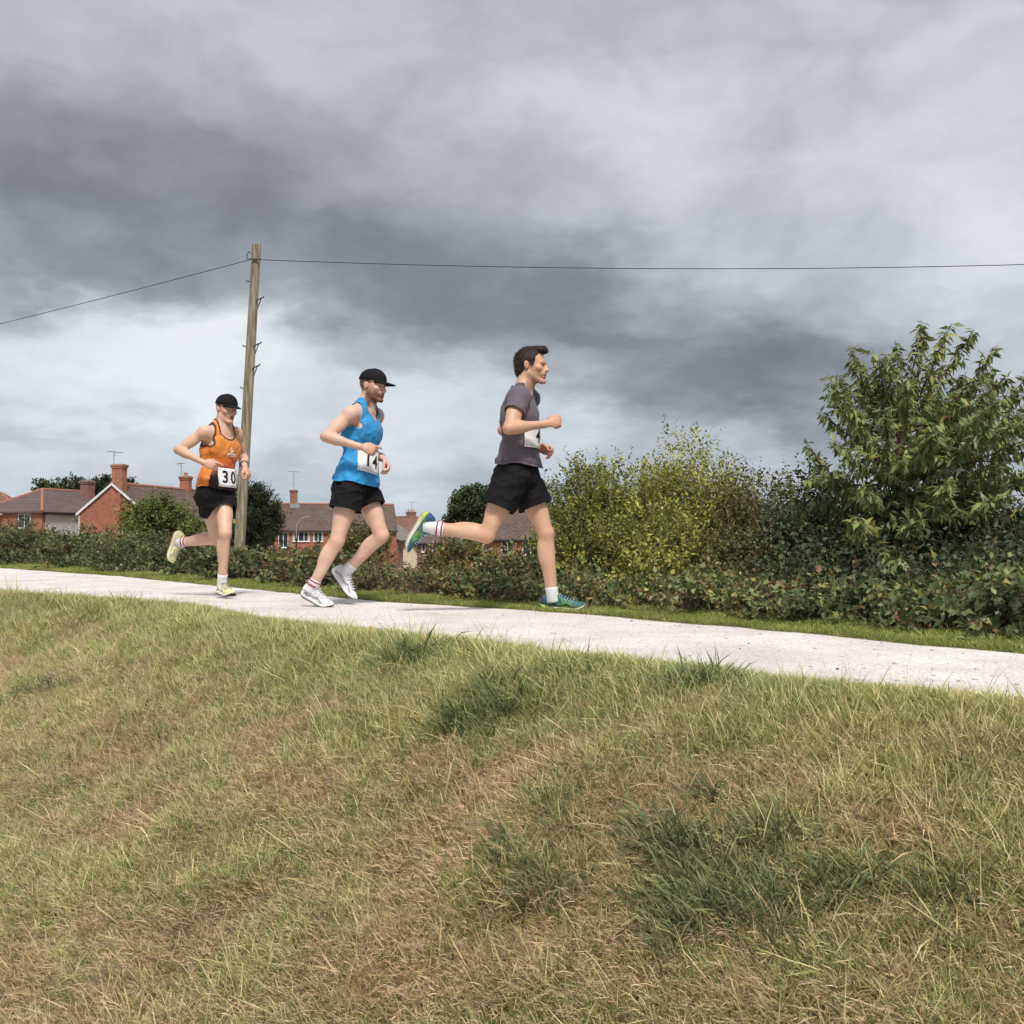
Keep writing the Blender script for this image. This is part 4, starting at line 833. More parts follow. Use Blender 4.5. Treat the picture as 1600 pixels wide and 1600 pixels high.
def build_houses():
    # brick gable with the tall chimney
    D = 88; o = at(175, 846, D); yaw = math.radians(77)
    root, roof, E, Er, R = house('orange-red brick gable end with a tall chimney at its apex', None, o, yaw, 17, 2.93, 3.65, 2.91, 5.14, -3, bm=M_BRICK, tm=M_TILE)
    chimney(root, roof, .40, -.35, R-1.0, 6.62+3, .7, .95, M_BRICK2, 0, (1.15, -.2)); chimney(root, roof, 11.4, 0, R-.6, 6.3+3, .65, .85, M_BRICK, 2, (1.3, 1.0))
    pier = MB(); pier.box((-.14, -.80, 0), (-.003, .10, R-.8)); pier.build('chimney_breast', [M_BRICK], root)
    for u, ww in ((6.9, 1.7), (9.7, 1.0), (13, 1.7)): window(root, S_SIDE(3.65), u, Er-.85, ww, 1.0, 2)
    q = MB(); q.box((-.02, 2.935, 0), (.30, 3.05, E-.1)); q.build('painted_corner', [M_RENDER], root)
    # hipped roof house with one brick and one rendered face
    D = 95; c = at(65, 846, D); yaw = math.radians(68); ax = np.array([math.cos(yaw), math.sin(yaw)]); ay = np.array([-ax[1], ax[0]]); o = np.array([c[0], c[1]])+ay*3.75
    root, roof, E, Er, R = house('low house with a plum hipped roof, brick side and white rendered side', None, (o[0], o[1], 0), yaw, 12, 3.75, 3.75, 3.2, 5.2, -3, 'hip', (3.75, 3.75), M_BRICK2, M_TILE2)
    rp = MB(); rp.box((.4, -3.79, 0), (11.8, -3.752, E-.1)); rp.build('rendered_wall', [M_RENDER], root); downpipe(root, 7.2, -3.86, E-.1, M_DARKTRIM)
    window(root, END0(), -4.6+1.2, E-.95, 2.6, 1.25, 3); window(root, END0(), 1.8, E-.95, 1.4, 1.25, 2, False)
    por = MB(); por.box((-.9, .6, E-.42), (-.01, 3.9, E-.30)); por.build('canopy', [M_WHITE], root)
    chimney(root, roof, 8.4, -.9, R-1.3, 6.15+3, .9, .9, M_BRICK3, 0)
    # sliver of another hipped roof at the far left
    D = 135; c = at(2, 846, D)
    root, roof, E, Er, R = house('distant rust-coloured roof sliver cut by the edge of the frame', None, (c[0]-9, c[1], 0), math.radians(8), 11.5, 3.5, 3.5, 4.2, 6.5, -3, 'hip', (3, 3), M_BRICK, M_TILE3)
    window(root, S_SIDE(3.5), 7, E-1, 1.6, 1.2, 2)
    # two-storey terrace left of the runner in blue
    D = 128; c = at(452, 846, D)
    root, roof, E, Er, R = house('brick terrace with white windows between the pole and the runner in blue', None, (c[0]-1.9, c[1], 0), math.radians(13), 14, 3.5, 3.5, 1.95, 4.85, -4.5, 'gable', (0, 0), M_BRICK, M_TILE)
    chimney(root, roof, 2.35, 0, R-.8, 6.45+4.5, .85, .8, M_BRICK3, 0, (2.3, .6))
    for u, ww, n in ((3.1, 1.9, 3), (5.0, 1.1, 2), (7.0, 1.3, 2), (9.6, 1.6, 2), (12.2, 1.4, 2)): window(root, S_SIDE(3.5), u, Er-.95, ww, 1.1, n)
    window(root, S_SIDE(3.5), 1.1, Er-1.35, 1.1, 1.7, 2, False)
    fl = MB(); fl.box((1.9, -.62, R-.5), (3.0, .62, R-.02)); fl.build('flashing', [M_LEAD], roof)
    # street post in front of the terrace
    c = at(463, 846, 118); p = empty('washing_pole', (c[0], c[1], -4.4)); tag(p, 'thin dark pole with a bent pale top in front of the brick terrace', 'pole')
    mb = MB(); mb.tube([(0, 0, 0), (0, 0, 5.2)], .09, 8); mb.build('post', [M_DARKTRIM], p)
    mb = MB(); mb.tube([(0, 0, 5.2), (0, 0, 6.6), (.6, 0, 7.4), (1.3, 0, 7.5)], .05, 6); mb.build('arm', [M_GREYR], p)
    # grey slope with dark verge seen between the thighs of the runner in blue
    D = 140; c = at(562, 846, D)
    root, roof, E, Er, R = house('house with a pale grey roof slope behind the legs of the runner in blue', None, (c[0], c[1], 0), math.radians(80), 12, 3.6, 5.0, 1.6, 3.75, -4.5, 'gable', (0, 0), M_BRICK3, M_TILE4, right=M_DARKTRIM)
    window(root, S_SIDE(5.0), 4, Er-.9, 1.5, 1.1, 2)
    # rendered semi with hipped rust roof to the right of the runner in blue
    D = 168; c = at(596, 846, D)
    root, roof, E, Er, R = house('grey rendered house with a rust hipped roof right of the runner in blue', None, (c[0]-3.5, c[1], 0), math.radians(-8), 13.5, 3.6, 3.6, 1.15, 4.2, -4.5, 'hip', (.2, 4.4), M_GREYR, M_TILE3)
    chimney(root, roof, 8.2, 0, R-.8, 4.95+4.5, 1.3, .8, M_BRICK3, 3, (1.6, .2)); window(root, S_SIDE(3.6), 5.7, Er-1.0, .9, 1.3, 1, False); window(root, S_SIDE(3.6), 8.6, Er-1.0, 1.3, 1.2, 2)
    # low purple-brown block under the trailing shoe
    D = 125; c = at(655, 846, D)
    root, roof, E, Er, R = house('purple-brown brick house with cream side below the raised green shoe', None, (c[0]+.25, c[1], 0), math.radians(-3), 3.9, 3.4, 3.4, .42, 2.2, -4.5, 'hip', (1.2, 1.0), M_BRICK3, M_TILE2)
    for u in (.7, 1.5, 2.35, 3.1): window(root, S_SIDE(3.4), u, Er-.72, .42, .85, 1, False)
    downpipe(root, 3.82, -3.5, E-.1, M_WHITE)
    rp = MB(); rp.box((-1.6, -3.2, 0), (-.02, 3.0, E-.5)); rp.build('rendered_wing', [M_CREAM], root)
    rp = MB(); rp.slab([(-1.8, -3.4, E-.52), (-.03, -3.4, E-.2), (-.03, 3.2, E-.2), (-1.8, 3.2, E-.52)], .1); rp.build('wing_roof', [M_TILE2], root)
    # brown roof seen between the legs of the runner in grey
    D = 100; c = at(757, 846, D)
    root, roof, E, Er, R = house('orange brick house with brown tiled roof behind the knees of the runner in grey', None, (c[0], c[1]+3.5, 0), math.radians(0), 11, 3.6, 3.6, .85, 3.55, -4.5, 'hip', (1.4, 1.4), M_BRICK2, M_TILE)
    for u, ww in ((2.1, 1.1), (4.2, 1.5), (7, 1.5)): window(root, S_SIDE(3.6), u, Er-1.0, ww, 1.25, 2, False)
    d = MB(); d.tube([(.25, -3.7, E-1.7), (.25, -4.05, E-1.55)], .03, 5); d.add([(.25+.36*math.cos(a), -4.05-.05*math.sin(a*0), E-1.4+.36*math.sin(a)) for a in np.linspace(0, 6.28, 13)[:-1]]+[(.25, -3.93, E-1.4)], [(i, (i+1) % 12, 12) for i in range(12)]); d.build('satellite_dish', [M_GREYR], root)
    gl = MB(); gl.box((5.0, -1.9, 0), (5.6, -1.4, R-.3)); gl.build('vent_stack', [M_LEAD], root)
build_houses()

# ------------------------------------------------------------------ leaning pole and wires
def build_pole():
    t = NT('weathered_pole_wood'); mp = t.n('ShaderNodeMapping'); mp.inputs['Scale'].default_value = (22, 22, 1.3); t.l(t.obj(), mp.inputs['Vector'])
    n = t.noise(1.0, 7, .65, mp.outputs[0]); n2 = t.noise(.9, 3, .5)
    c = t.ramp(n.outputs['Fac'], [(.30, (.09, .07, .05, 1)), (.48, (.25, .21, .155, 1)), (.66, (.42, .37, .29, 1))]); c = t.mix(.7, c, t.ramp(n2.outputs['Fac'], [(.35, (.75, .85, .72, 1)), (.65, (1.05, 1, .95, 1))]), 'MULTIPLY')
    t.color(c); t.set(Roughness=.9); t.bump(n.outputs['Fac'], .5, .01); W = t.mat
    Y = 24.0; top = at(401, 383, Y+.35); bot = at(374, 858, Y); gz = ground_z([bot[:2]])[0]; bot = bot+(bot-top)*((gz-.3-bot[2])/(bot[2]-top[2])) if False else bot
    d = (top-bot)/np.linalg.norm(top-bot); base = bot-d*(bot[2]-gz+.25)/d[2]
    root = empty('utility_pole', base); tag(root, 'tall weathered wooden utility pole leaning right behind the runner in orange', 'utility pole')
    H = top-base; mb = MB(); mb.tube([H*t for t in np.linspace(0, 1, 12)], [.128*(1-t)+.100*t for t in np.linspace(0, 1, 12)], 16); mb.build('pole', [W], root, smooth=False)
    steel = simple('rusty_galvanised_steel', (.12, .11, .10), .7, .3, 20, metal=.5)
    L = np.linalg.norm(H); up = H/L; R = np.array([1., 0, 0]); R = R-up*R.dot(up); R /= np.linalg.norm(R)
    def onp(py): return (at(401-(py-383)*27/475, py, Y+.2)-base)
    for py, s in ((438, -1), (466, 1), (538, 1), (541, -1), (573, 1), (607, -1)):
        f = np.dot(onp(py), up); c = up*f; mb = MB()
        if s > 0: mb.tube([c+R*.08-up*.05+np.array([0, -.09, 0]), c+R*.17+np.array([0, -.1, 0]), c+R*.23+up*.02+np.array([0, -.1, 0]), c+R*.25+up*.06+np.array([0, -.1, 0])], .016, 5); mb.tube([c+R*.12-up*.22+np.array([0, -.08, 0]), c+R*.19+np.array([0, -.1, 0])], .013, 5)
        else: mb.tube([c-R*.10, c-R*.17, c-R*.185+up*.03], .014, 5)
        mb.build('step_iron', [steel], root)
    c = onp(405); mb = MB(); mb.tube([c-R*.12, c-R*.20, c-R*.20+up*.10, c-R*.16+up*.17, c-R*.10+up*.12], .012, 5); mb.build('wire_bracket', [steel], root)
    mb = MB(); mb.tube([c-R*.13+up*.0, c+R*.13+up*.0], .02, 6); mb.build('eye_bolt', [steel], root)
    f = onp(815); mb = MB(); a = f-R*.13+np.array([0, -.155, 0]); mb.box((a[0], a[1], a[2]-.045), (a[0]+.17, a[1]+.012, a[2]+.045)); mb.build('number_plate', [simple('yellow_plate', (.55, .36, .06), .5, .1, 20)], root)
    mb = MB(); mb.box((a[0]+.04, a[1], a[2]-.17), (a[0]+.12, a[1]+.012, a[2]-.09)); mb.build('tag_plate', [simple('white_plate', (.7, .7, .68), .5, .1, 20)], root)
    W2 = simple('black_cable', (.035, .037, .04), .6, .1, 20)
    P0 = at(411, 406, Y+.2)
    def wire(a, px, pts, label):
        m = MB(); m.tube(pts, .0085, 5); o = m.build('overhead_wire', [W2]); tag(o, label, 'cable')
    # right-hand span sags gently, running out of the frame
    xs = np.linspace(411, 2100, 40); ys = np.interp(xs, [411, 600, 800, 1000, 1200, 1400, 1600, 2100], [406, 415, 420.5, 422.3, 421, 418, 413.5, 395]); c = np.polyfit(xs, ys, 2); ys = np.polyval(c, xs); ys += (406-ys[0])*(1-(xs-411)/1689)
    wire(None, 0, [at(x, y, Y+.2-(x-411)*.002) for x, y in zip(xs, ys)], 'long nearly level overhead wire running from the pole to the right edge of the sky')
    xs = np.linspace(390, -260, 24); ys = 406+(390-xs)*(503-406)/390+(-9)*np.sin((390-xs)/650*math.pi)*-1*.35
    wire(None, 0, [at(x, y, Y+.2+(390-x)*.02) for x, y in zip(xs, ys)], 'overhead wire sloping down from the pole top to the left edge of the sky')
build_pole()
# ------------------------------------------------------------------ signed-distance modelling for the figures
class SDF:
    def __init__(s, lo, hi, h):
        s.h = h; s.lo = np.array(lo, float); s.n = np.ceil((np.array(hi)-s.lo)/h).astype(int)+1
        s.a = np.full(tuple(s.n), .2, np.float32)
    def _box(s, lo, hi, pad):
        i0 = np.clip(np.floor((np.array(lo)-pad-s.lo)/s.h).astype(int), 0, s.n-1); i1 = np.clip(np.ceil((np.array(hi)+pad-s.lo)/s.h).astype(int)+1, 1, s.n)
        sl = tuple(slice(a, b) for a, b in zip(i0, i1)); ax = [s.lo[k]+s.h*np.arange(i0[k], i1[k]) for k in range(3)]
        return sl, np.stack(np.meshgrid(*ax, indexing='ij'), -1).astype(np.float32)
    def _merge(s, sl, d, k, sub=False):
        a = s.a[sl]
        if sub:
            hh = np.clip(.5-.5*(a+d)/k, 0, 1); s.a[sl] = a*(1-hh)-d*hh+k*hh*(1-hh)
        else:
            hh = np.clip(.5+.5*(d-a)/k, 0, 1); s.a[sl] = d*(1-hh)+a*hh-k*hh*(1-hh)
    def cone(s, a, b, ra, rb, k=.02, flat=None, ratio=1.0):
        """tapered capsule; flat=(direction, ratio) squashes the section along that direction"""
        a = np.array(a, np.float32); b = np.array(b, np.float32); R = max(ra, rb)*max(1, ratio)
        sl, P = s._box(np.minimum(a, b)-R, np.maximum(a, b)+R, k+.035)
        ab = b-a; t = np.clip(((P-a)@ab)/max(ab.dot(ab), 1e-9), 0, 1); v = P-a-t[..., None]*ab
        if flat is not None:
            f = unit(flat).astype(np.float32); q = v@f; v = v+(q*(1/ratio-1))[..., None]*f
        d = np.linalg.norm(v, axis=-1)-(ra+(rb-ra)*t)
        if flat is not None and ratio < 1: d = d*(.5+.5*ratio)
        s._merge(sl, d, k)
    def ell(s, c, r, axes, k=.02, sub=False):
        c = np.array(c, np.float32); A = np.array(axes, np.float32); r = np.array(r, np.float32); R = r.max()
        sl, P = s._box(c-R, c+R, k+.035); q = (P-c)@A.T; k0 = np.linalg.norm(q/r, axis=-1); k1 = np.linalg.norm(q/(r*r), axis=-1)+1e-9
        s._merge(sl, k0*(k0-1)/k1, k, sub)
    def sample(s, P):
        q = (np.asarray(P)-s.lo)/s.h; q = np.clip(q, 0, s.n-1.001); i = q.astype(int); f = q-i; r = 0
        for a in (0, 1):
            for b in (0, 1):
                for c in (0, 1):
                    w = (f[..., 0] if a else 1-f[..., 0])*(f[..., 1] if b else 1-f[..., 1])*(f[..., 2] if c else 1-f[..., 2])
                    r = r+w*s.a[i[..., 0]+a, i[..., 1]+b, i[..., 2]+c]
        return r
    def mesh(s, iso=0.0):
        """surface nets"""
        a = s.a-iso; g = a < 0; n = np.array(a.shape)
        c = [g[i:n[0]-1+i, j:n[1]-1+j, k:n[2]-1+k] for i in (0, 1) for j in (0, 1) for k in (0, 1)]
        al = c[0].copy(); an = c[0].copy()
        for x in c[1:]: al &= x; an |= x
        act = an & ~al; I = np.argwhere(act); idx = np.full(act.shape, -1, np.int32); idx[act] = np.arange(len(I))
        off = np.array([(i, j, k) for i in (0, 1) for j in (0, 1) for k in (0, 1)]); val = np.stack([a[tuple((I+o).T)] for o in off], 1)
        S = np.zeros((len(I), 3)); cnt = np.zeros(len(I))
        for p in range(8):
            for q in range(p+1, 8):
                if np.abs(off[p]-off[q]).sum() != 1: continue
                m = (val[:, p] < 0) != (val[:, q] < 0); t = val[m, p]/(val[m, p]-val[m, q])
                S[m] += off[p]+t[:, None]*(off[q]-off[p]); cnt[m] += 1
        V = s.lo+(I+S/cnt[:, None])*s.h; Q = []
        for ax in range(3):
            u, v = (ax+1) % 3, (ax+2) % 3
            s0 = [slice(None)]*3; s1 = [slice(None)]*3; s0[ax] = slice(0, -1); s1[ax] = slice(1, None)
            g0 = g[tuple(s0)]; g1 = g[tuple(s1)]; E = np.argwhere(g0 != g1)
            ok = (E[:, u] > 0) & (E[:, v] > 0) & (E[:, u] < n[u]-1) & (E[:, v] < n[v]-1); E = E[ok]; e = np.eye(3, dtype=int)
            q = np.stack([idx[tuple((E-e[u]-e[v]).T)], idx[tuple((E-e[v]).T)], idx[tuple(E.T)], idx[tuple((E-e[u]).T)]], 1)
            fl = ~g0[tuple(E.T)]; q[fl] = q[fl][:, ::-1]; Q.append(q)
        return V, np.concatenate(Q)

def smooth_mesh(V, Q, it=1, lam=.5):
    E = np.concatenate([Q[:, [0, 1]], Q[:, [1, 2]], Q[:, [2, 3]], Q[:, [3, 0]]]); E = np.concatenate([E, E[:, ::-1]])
    for _ in range(it):
        S = np.zeros_like(V); c = np.zeros(len(V)); np.add.at(S, E[:, 0], V[E[:, 1]]); np.add.at(c, E[:, 0], 1)
        V = V+lam*(S/np.maximum(c, 1)[:, None]-V)
    return V
def normals(V, Q):
    n = np.cross(V[Q[:, 2]]-V[Q[:, 0]], V[Q[:, 3]]-V[Q[:, 1]]); N = np.zeros_like(V)
    for k in range(4): np.add.at(N, Q[:, k], n)
    return unit(N)
def clip_mesh(V, Q, f):
    """keep the faces where f < 0, pulling the boundary vertices onto f = 0"""
    ins = f < 0; keep = ins[Q].any(1); Q = Q[keep]; S = np.zeros_like(V); c = np.zeros(len(V))
    for i in range(4):
        for j in range(4):
            if i == j: continue
            a, b = Q[:, i], Q[:, j]; m = (~ins[a]) & ins[b]; a = a[m]; b = b[m]; t = (f[a]/(f[a]-f[b]+1e-12))[:, None]
            np.add.at(S, a, V[a]+(V[b]-V[a])*t); np.add.at(c, a, 1)
    m = c > 0; V = V.copy(); V[m] = S[m]/c[m][:, None]; used = np.unique(Q); mp = np.full(len(V), -1); mp[used] = np.arange(len(used))
    return V[used], mp[Q], used

# ---- materials of the figures
def skin_mat():
    t = NT('skin'); a = t.n('ShaderNodeAttribute', attribute_name='Col'); n = t.noise(60, 4, .6)
    c = t.mix(.5, a.outputs['Color'], t.ramp(n.outputs['Fac'], [(.3, (.88, .84, .82, 1)), (.7, (1.08, 1.06, 1.05, 1))]), 'MULTIPLY')
    t.color(c); t.set(Roughness=.5); t.b.inputs['Subsurface Weight'].default_value = .08; t.b.inputs['Subsurface Radius'].default_value = (1, .35, .2); t.b.inputs['Subsurface Scale'].default_value = .012
    t.b.inputs['Specular IOR Level'].default_value = .35; t.bump(n.outputs['Fac'], .06, .004); return t.mat
def cloth(name, col, rough=.8, sheen=.15, attr=False, wr=.35):
    t = NT(name); n = t.noise(13, 5, .6, None, .6); n2 = t.noise(320, 2, .5)
    if attr: a = t.n('ShaderNodeAttribute', attribute_name='Col'); c = a.outputs['Color']
    else: c = t.ramp(n.outputs['Fac'], [(.3, tuple(x*.9 for x in col[:3])+(1,)), (.7, tuple(x*1.08 for x in col[:3])+(1,))])
    t.color(c); t.set(Roughness=rough); t.b.inputs['Sheen Weight'].default_value = sheen; t.b.inputs['Specular IOR Level'].default_value = .25
    t.bump(t.math('ADD', n.outputs['Fac'], t.math('MULTIPLY', n2.outputs['Fac'], .08)), wr, .02); return t.mat
M_SKIN = skin_mat(); M_SOCK = cloth('white_sock', (.72, .72, .74), .9); M_PAPER = simple('white_paper', (.84, .84, .85), .6, .03, 30); M_INK = simple('black_print', (.012, .012, .014), .5, .1, 20)
M_CAP = cloth('black_cap_fabric', (.009, .008, .010), .85, .0); M_SHORTS = cloth('black_shorts_fabric', (.008, .007, .009), .85, .0, wr=.5)
M_EYE = simple('eye_white', (.42, .38, .36), .3, .05, 20); M_IRIS = simple('iris_dark', (.03, .02, .015), .2, .1, 20); M_RED = cloth('red_band', (.40, .02, .03), .7); M_WATCH = simple('watch_black', (.02, .02, .022), .35, .1, 20)
M_OUTSOLE = simple('dark_rubber', (.03, .03, .032), .7, .1, 30)

def shoe_meshes(scale):
    """running shoe in its own frame: x forward, z up, sole at z=0; returns lofted upper, midsole and outsole"""
    xs = np.linspace(-.5, .5, 27)
    def prof(x, pts): return np.interp(x, [p[0] for p in pts], [p[1] for p in pts])
    L = .295*scale
    hw = [(-.5, .012), (-.47, .026), (-.40, .035), (-.25, .037), (-.05, .034), (.12, .041), (.28, .048), (.38, .046), (.45, .036), (.49, .020), (.5, .008)]
    cen = [(-.5, 0), (0, .0), (.3, .004), (.5, .010)]
    zb = [(-.5, .024), (-.45, .006), (-.36, 0), (.18, 0), (.34, .008), (.45, .026), (.5, .040)]
    zm = [(-.5, .046), (-.45, .044), (-.3, .040), (0, .032), (.25, .030), (.4, .038), (.5, .050)]
    zt = [(-.5, .056), (-.47, .088), (-.42, .104), (-.36, .098), (-.27, .086), (-.16, .090), (-.08, .100), (.0, .090), (.1, .077), (.25, .066), (.38, .064), (.46, .060), (.5, .052)]
    def loft(fw, z0, z1, tr, n=18, sq=2.6):
        V = []
        for x in xs:
            w = prof(x, hw)*fw(x)*scale; c = prof(x, cen)*scale; a = prof(x, z0)*scale; b = prof(x, z1)*scale
            for j in range(n):
                q = 2*math.pi*j/n; cx, sx = math.cos(q), math.sin(q); y = c+w*np.sign(cx)*abs(cx)**(2/sq)*tr(x, (sx+1)/2); z = (a+b)/2+(b-a)/2*np.sign(sx)*abs(sx)**(2/sq); V.append((x*L, y, z))
        m = len(xs); Fc = [(i*n+j, (i+1)*n+j, (i+1)*n+(j+1) % n, i*n+(j+1) % n) for i in range(m-1) for j in range(n)]+[tuple(range(n)), tuple(range(m*n-1, (m-1)*n-1, -1))]
        return np.array(V), Fc
    up = loft(lambda x: .96, [(p[0], p[1]-.012) for p in zm], zt, lambda x, s: 1-.42*s*(1 if x < .1 else .8), 20, 2.1)
    mid = loft(lambda x: 1.06, [(p[0], p[1]+.004) for p in zb], zm, lambda x, s: 1+.05*(1-s), 18, 3.2)
    out = loft(lambda x: 1.03, zb, [(p[0], p[1]+.007) for p in zb], lambda x, s: 1, 14, 4)
    return up, mid, out
def shoe(parent, ankle, toe_dir, up_dir, scale, side, mu, mm, mo, laces, name_lab=None, accent=None):
    """placed so that the ankle joint sits 9 cm above the sole"""
    x = unit(toe_dir); z = np.array(up_dir, float); z = unit(z-x*z.dot(x)); y = np.cross(z, x)
    org = np.array(ankle)-z*.098*scale+x*.068*scale
    Mx = Matrix(((x[0], y[0], z[0], org[0]), (x[1], y[1], z[1], org[1]), (x[2], y[2], z[2], org[2]), (0, 0, 0, 1)))
    up, mid, out = shoe_meshes(scale); u = mesh_obj('shoe', up[0], up[1], mu, None, True); u.parent = parent; u.matrix_parent_inverse = parent.matrix_world.inverted() if False else Matrix.Translation(-Vector(parent.location)); u.matrix_basis = Mx
    if name_lab: u['label'] = name_lab
    m = mesh_obj('midsole', mid[0], mid[1], mm, u, True); o = mesh_obj('outsole', out[0], out[1], mo, u, True)
    for me in (m, o): me.data.polygons.foreach_set('use_smooth', np.ones(len(me.data.polygons), bool))
    lb = MB(); s = scale
    for k in range(5):
        t = k/4; px = (-.005+.075*t)*s; z0 = (.099-.022*t)*s
        lb.tube([(px, -.030*s, z0-.014*s), (px+.004, -.014*s, z0+.001*s), (px+.004, .014*s, z0+.001*s), (px, .030*s, z0-.014*s)], .0028*s, 5)
    lb.tube([(-.012*s, 0, .100*s), (-.02*s, -.02*s, .106*s), (-.008*s, -.035*s, .094*s)], .0028*s, 5); lb.tube([(-.012*s, 0, .100*s), (-.02*s, .02*s, .106*s), (-.008*s, .035*s, .094*s)], .0028*s, 5)
    l = lb.build('laces', [laces], u, True); l['kind'] = 'stuff'
    tg = MB(); tg.add([(-.045*s, -.018*s, .094*s), (-.045*s, .018*s, .094*s), (-.022*s, .016*s, .116*s), (-.022*s, -.016*s, .116*s), (-.033*s, -.018*s, .088*s), (-.033*s, .018*s, .088*s), (-.014*s, .016*s, .112*s), (-.014*s, -.016*s, .112*s)],
           [(0, 3, 2, 1), (4, 5, 6, 7), (0, 1, 5, 4), (1, 2, 6, 5), (2, 3, 7, 6), (3, 0, 4, 7)]); tg.build('tongue', [accent or laces], u)
    if accent is not None:
        for sg in (-1, 1):
            st = MB(); pts = [(-.11, .037), (-.06, .058), (-.01, .046), (.03, .062), (.08, .042)]
            for (a, b) in zip(pts[:-1], pts[1:]):
                P = []
                for (qx, qz) in (a, b):
                    i = int(np.clip((qx/.295+.5)*26, 0, 26)); w = np.interp(qx/.295, [-.5, -.4, -.25, -.05, .12, .28, .38], [.012, .034, .036, .033, .040, .047, .045])*(1-.36*max(0, (qz-.035)/.06)); P.append((qx*s, sg*w*s*.985, qz*s))
                st.tube(P, .0045*s, 5)
            q = st.build('side_stripe', [accent], u, True); q['kind'] = 'stuff'
    return u

def ring_tube(name, a, b, ra, rb, mat, parent, off, n=20, k=6, wob=.0, flat=None, lip=True):
    a = np.array(a, float)-off; b = np.array(b, float)-off; mb = MB(); t = np.linspace(0, 1, k)
    mb.tube([a*(1-x)+b*x for x in t], [ra*(1-x)+rb*x+wob*math.sin(x*21) for x in t], n, cap=True); return mb.build(name, [mat], parent, True)

def hand(S, wrist, d, palm, side, curl=1.0, s=1.0, point=False):
    """palm, four unequal bent fingers and a thumb; d wrist->knuckles, palm = palm normal, side = towards the thumb"""
    d = unit(d); palm = unit(palm-d*np.dot(palm, d)); side = unit(side-d*np.dot(side, d)-palm*np.dot(side, palm)); w = np.array(wrist, float)
    S.cone(w-d*.01*s, w+d*.035*s, .021*s, .027*s, .015, palm, .68)
    S.ell(w+d*.055*s, np.array([.044, .040, .017])*s, [d, side, palm], .012); S.ell(w+d*.04*s+side*.022*s+palm*.008*s, np.array([.030, .017, .017])*s, [d, side, palm], .012)
    for i, (o, L) in enumerate(((.029, .92), (.010, 1.0), (-.010, .95), (-.028, .78))):
        p = w+d*(.088-.004*abs(i-1))*s+side*o*s; a = (.75+.10*i)*curl; q = p
        if point and i == 0: a = .35
        for seg, (ln, r) in enumerate(((.040, .0098), (.026, .0090), (.021, .0082))):
            e = q+(d*math.cos(a)+palm*math.sin(a))*ln*L*s; S.cone(q, e, r*s, (r-.0006)*s, .004); q = e; a += (1.05-.1*i)*curl if not (point and i == 0) else .35
    t0 = w+d*.030*s+side*.026*s+palm*.008*s; t1 = t0+unit(d*.75+side*.45+palm*.45)*.038*s; t2 = t1+unit(d*.85-side*.15+palm*.5)*.030*s; t3 = t2+unit(d*.6-side*.5+palm*.5)*.020*s
    S.cone(t0, t1, .0125*s, .0108*s, .008); S.cone(t1, t2, .0105*s, .0098*s, .004); S.cone(t2, t3, .0098*s, .0080*s, .004)

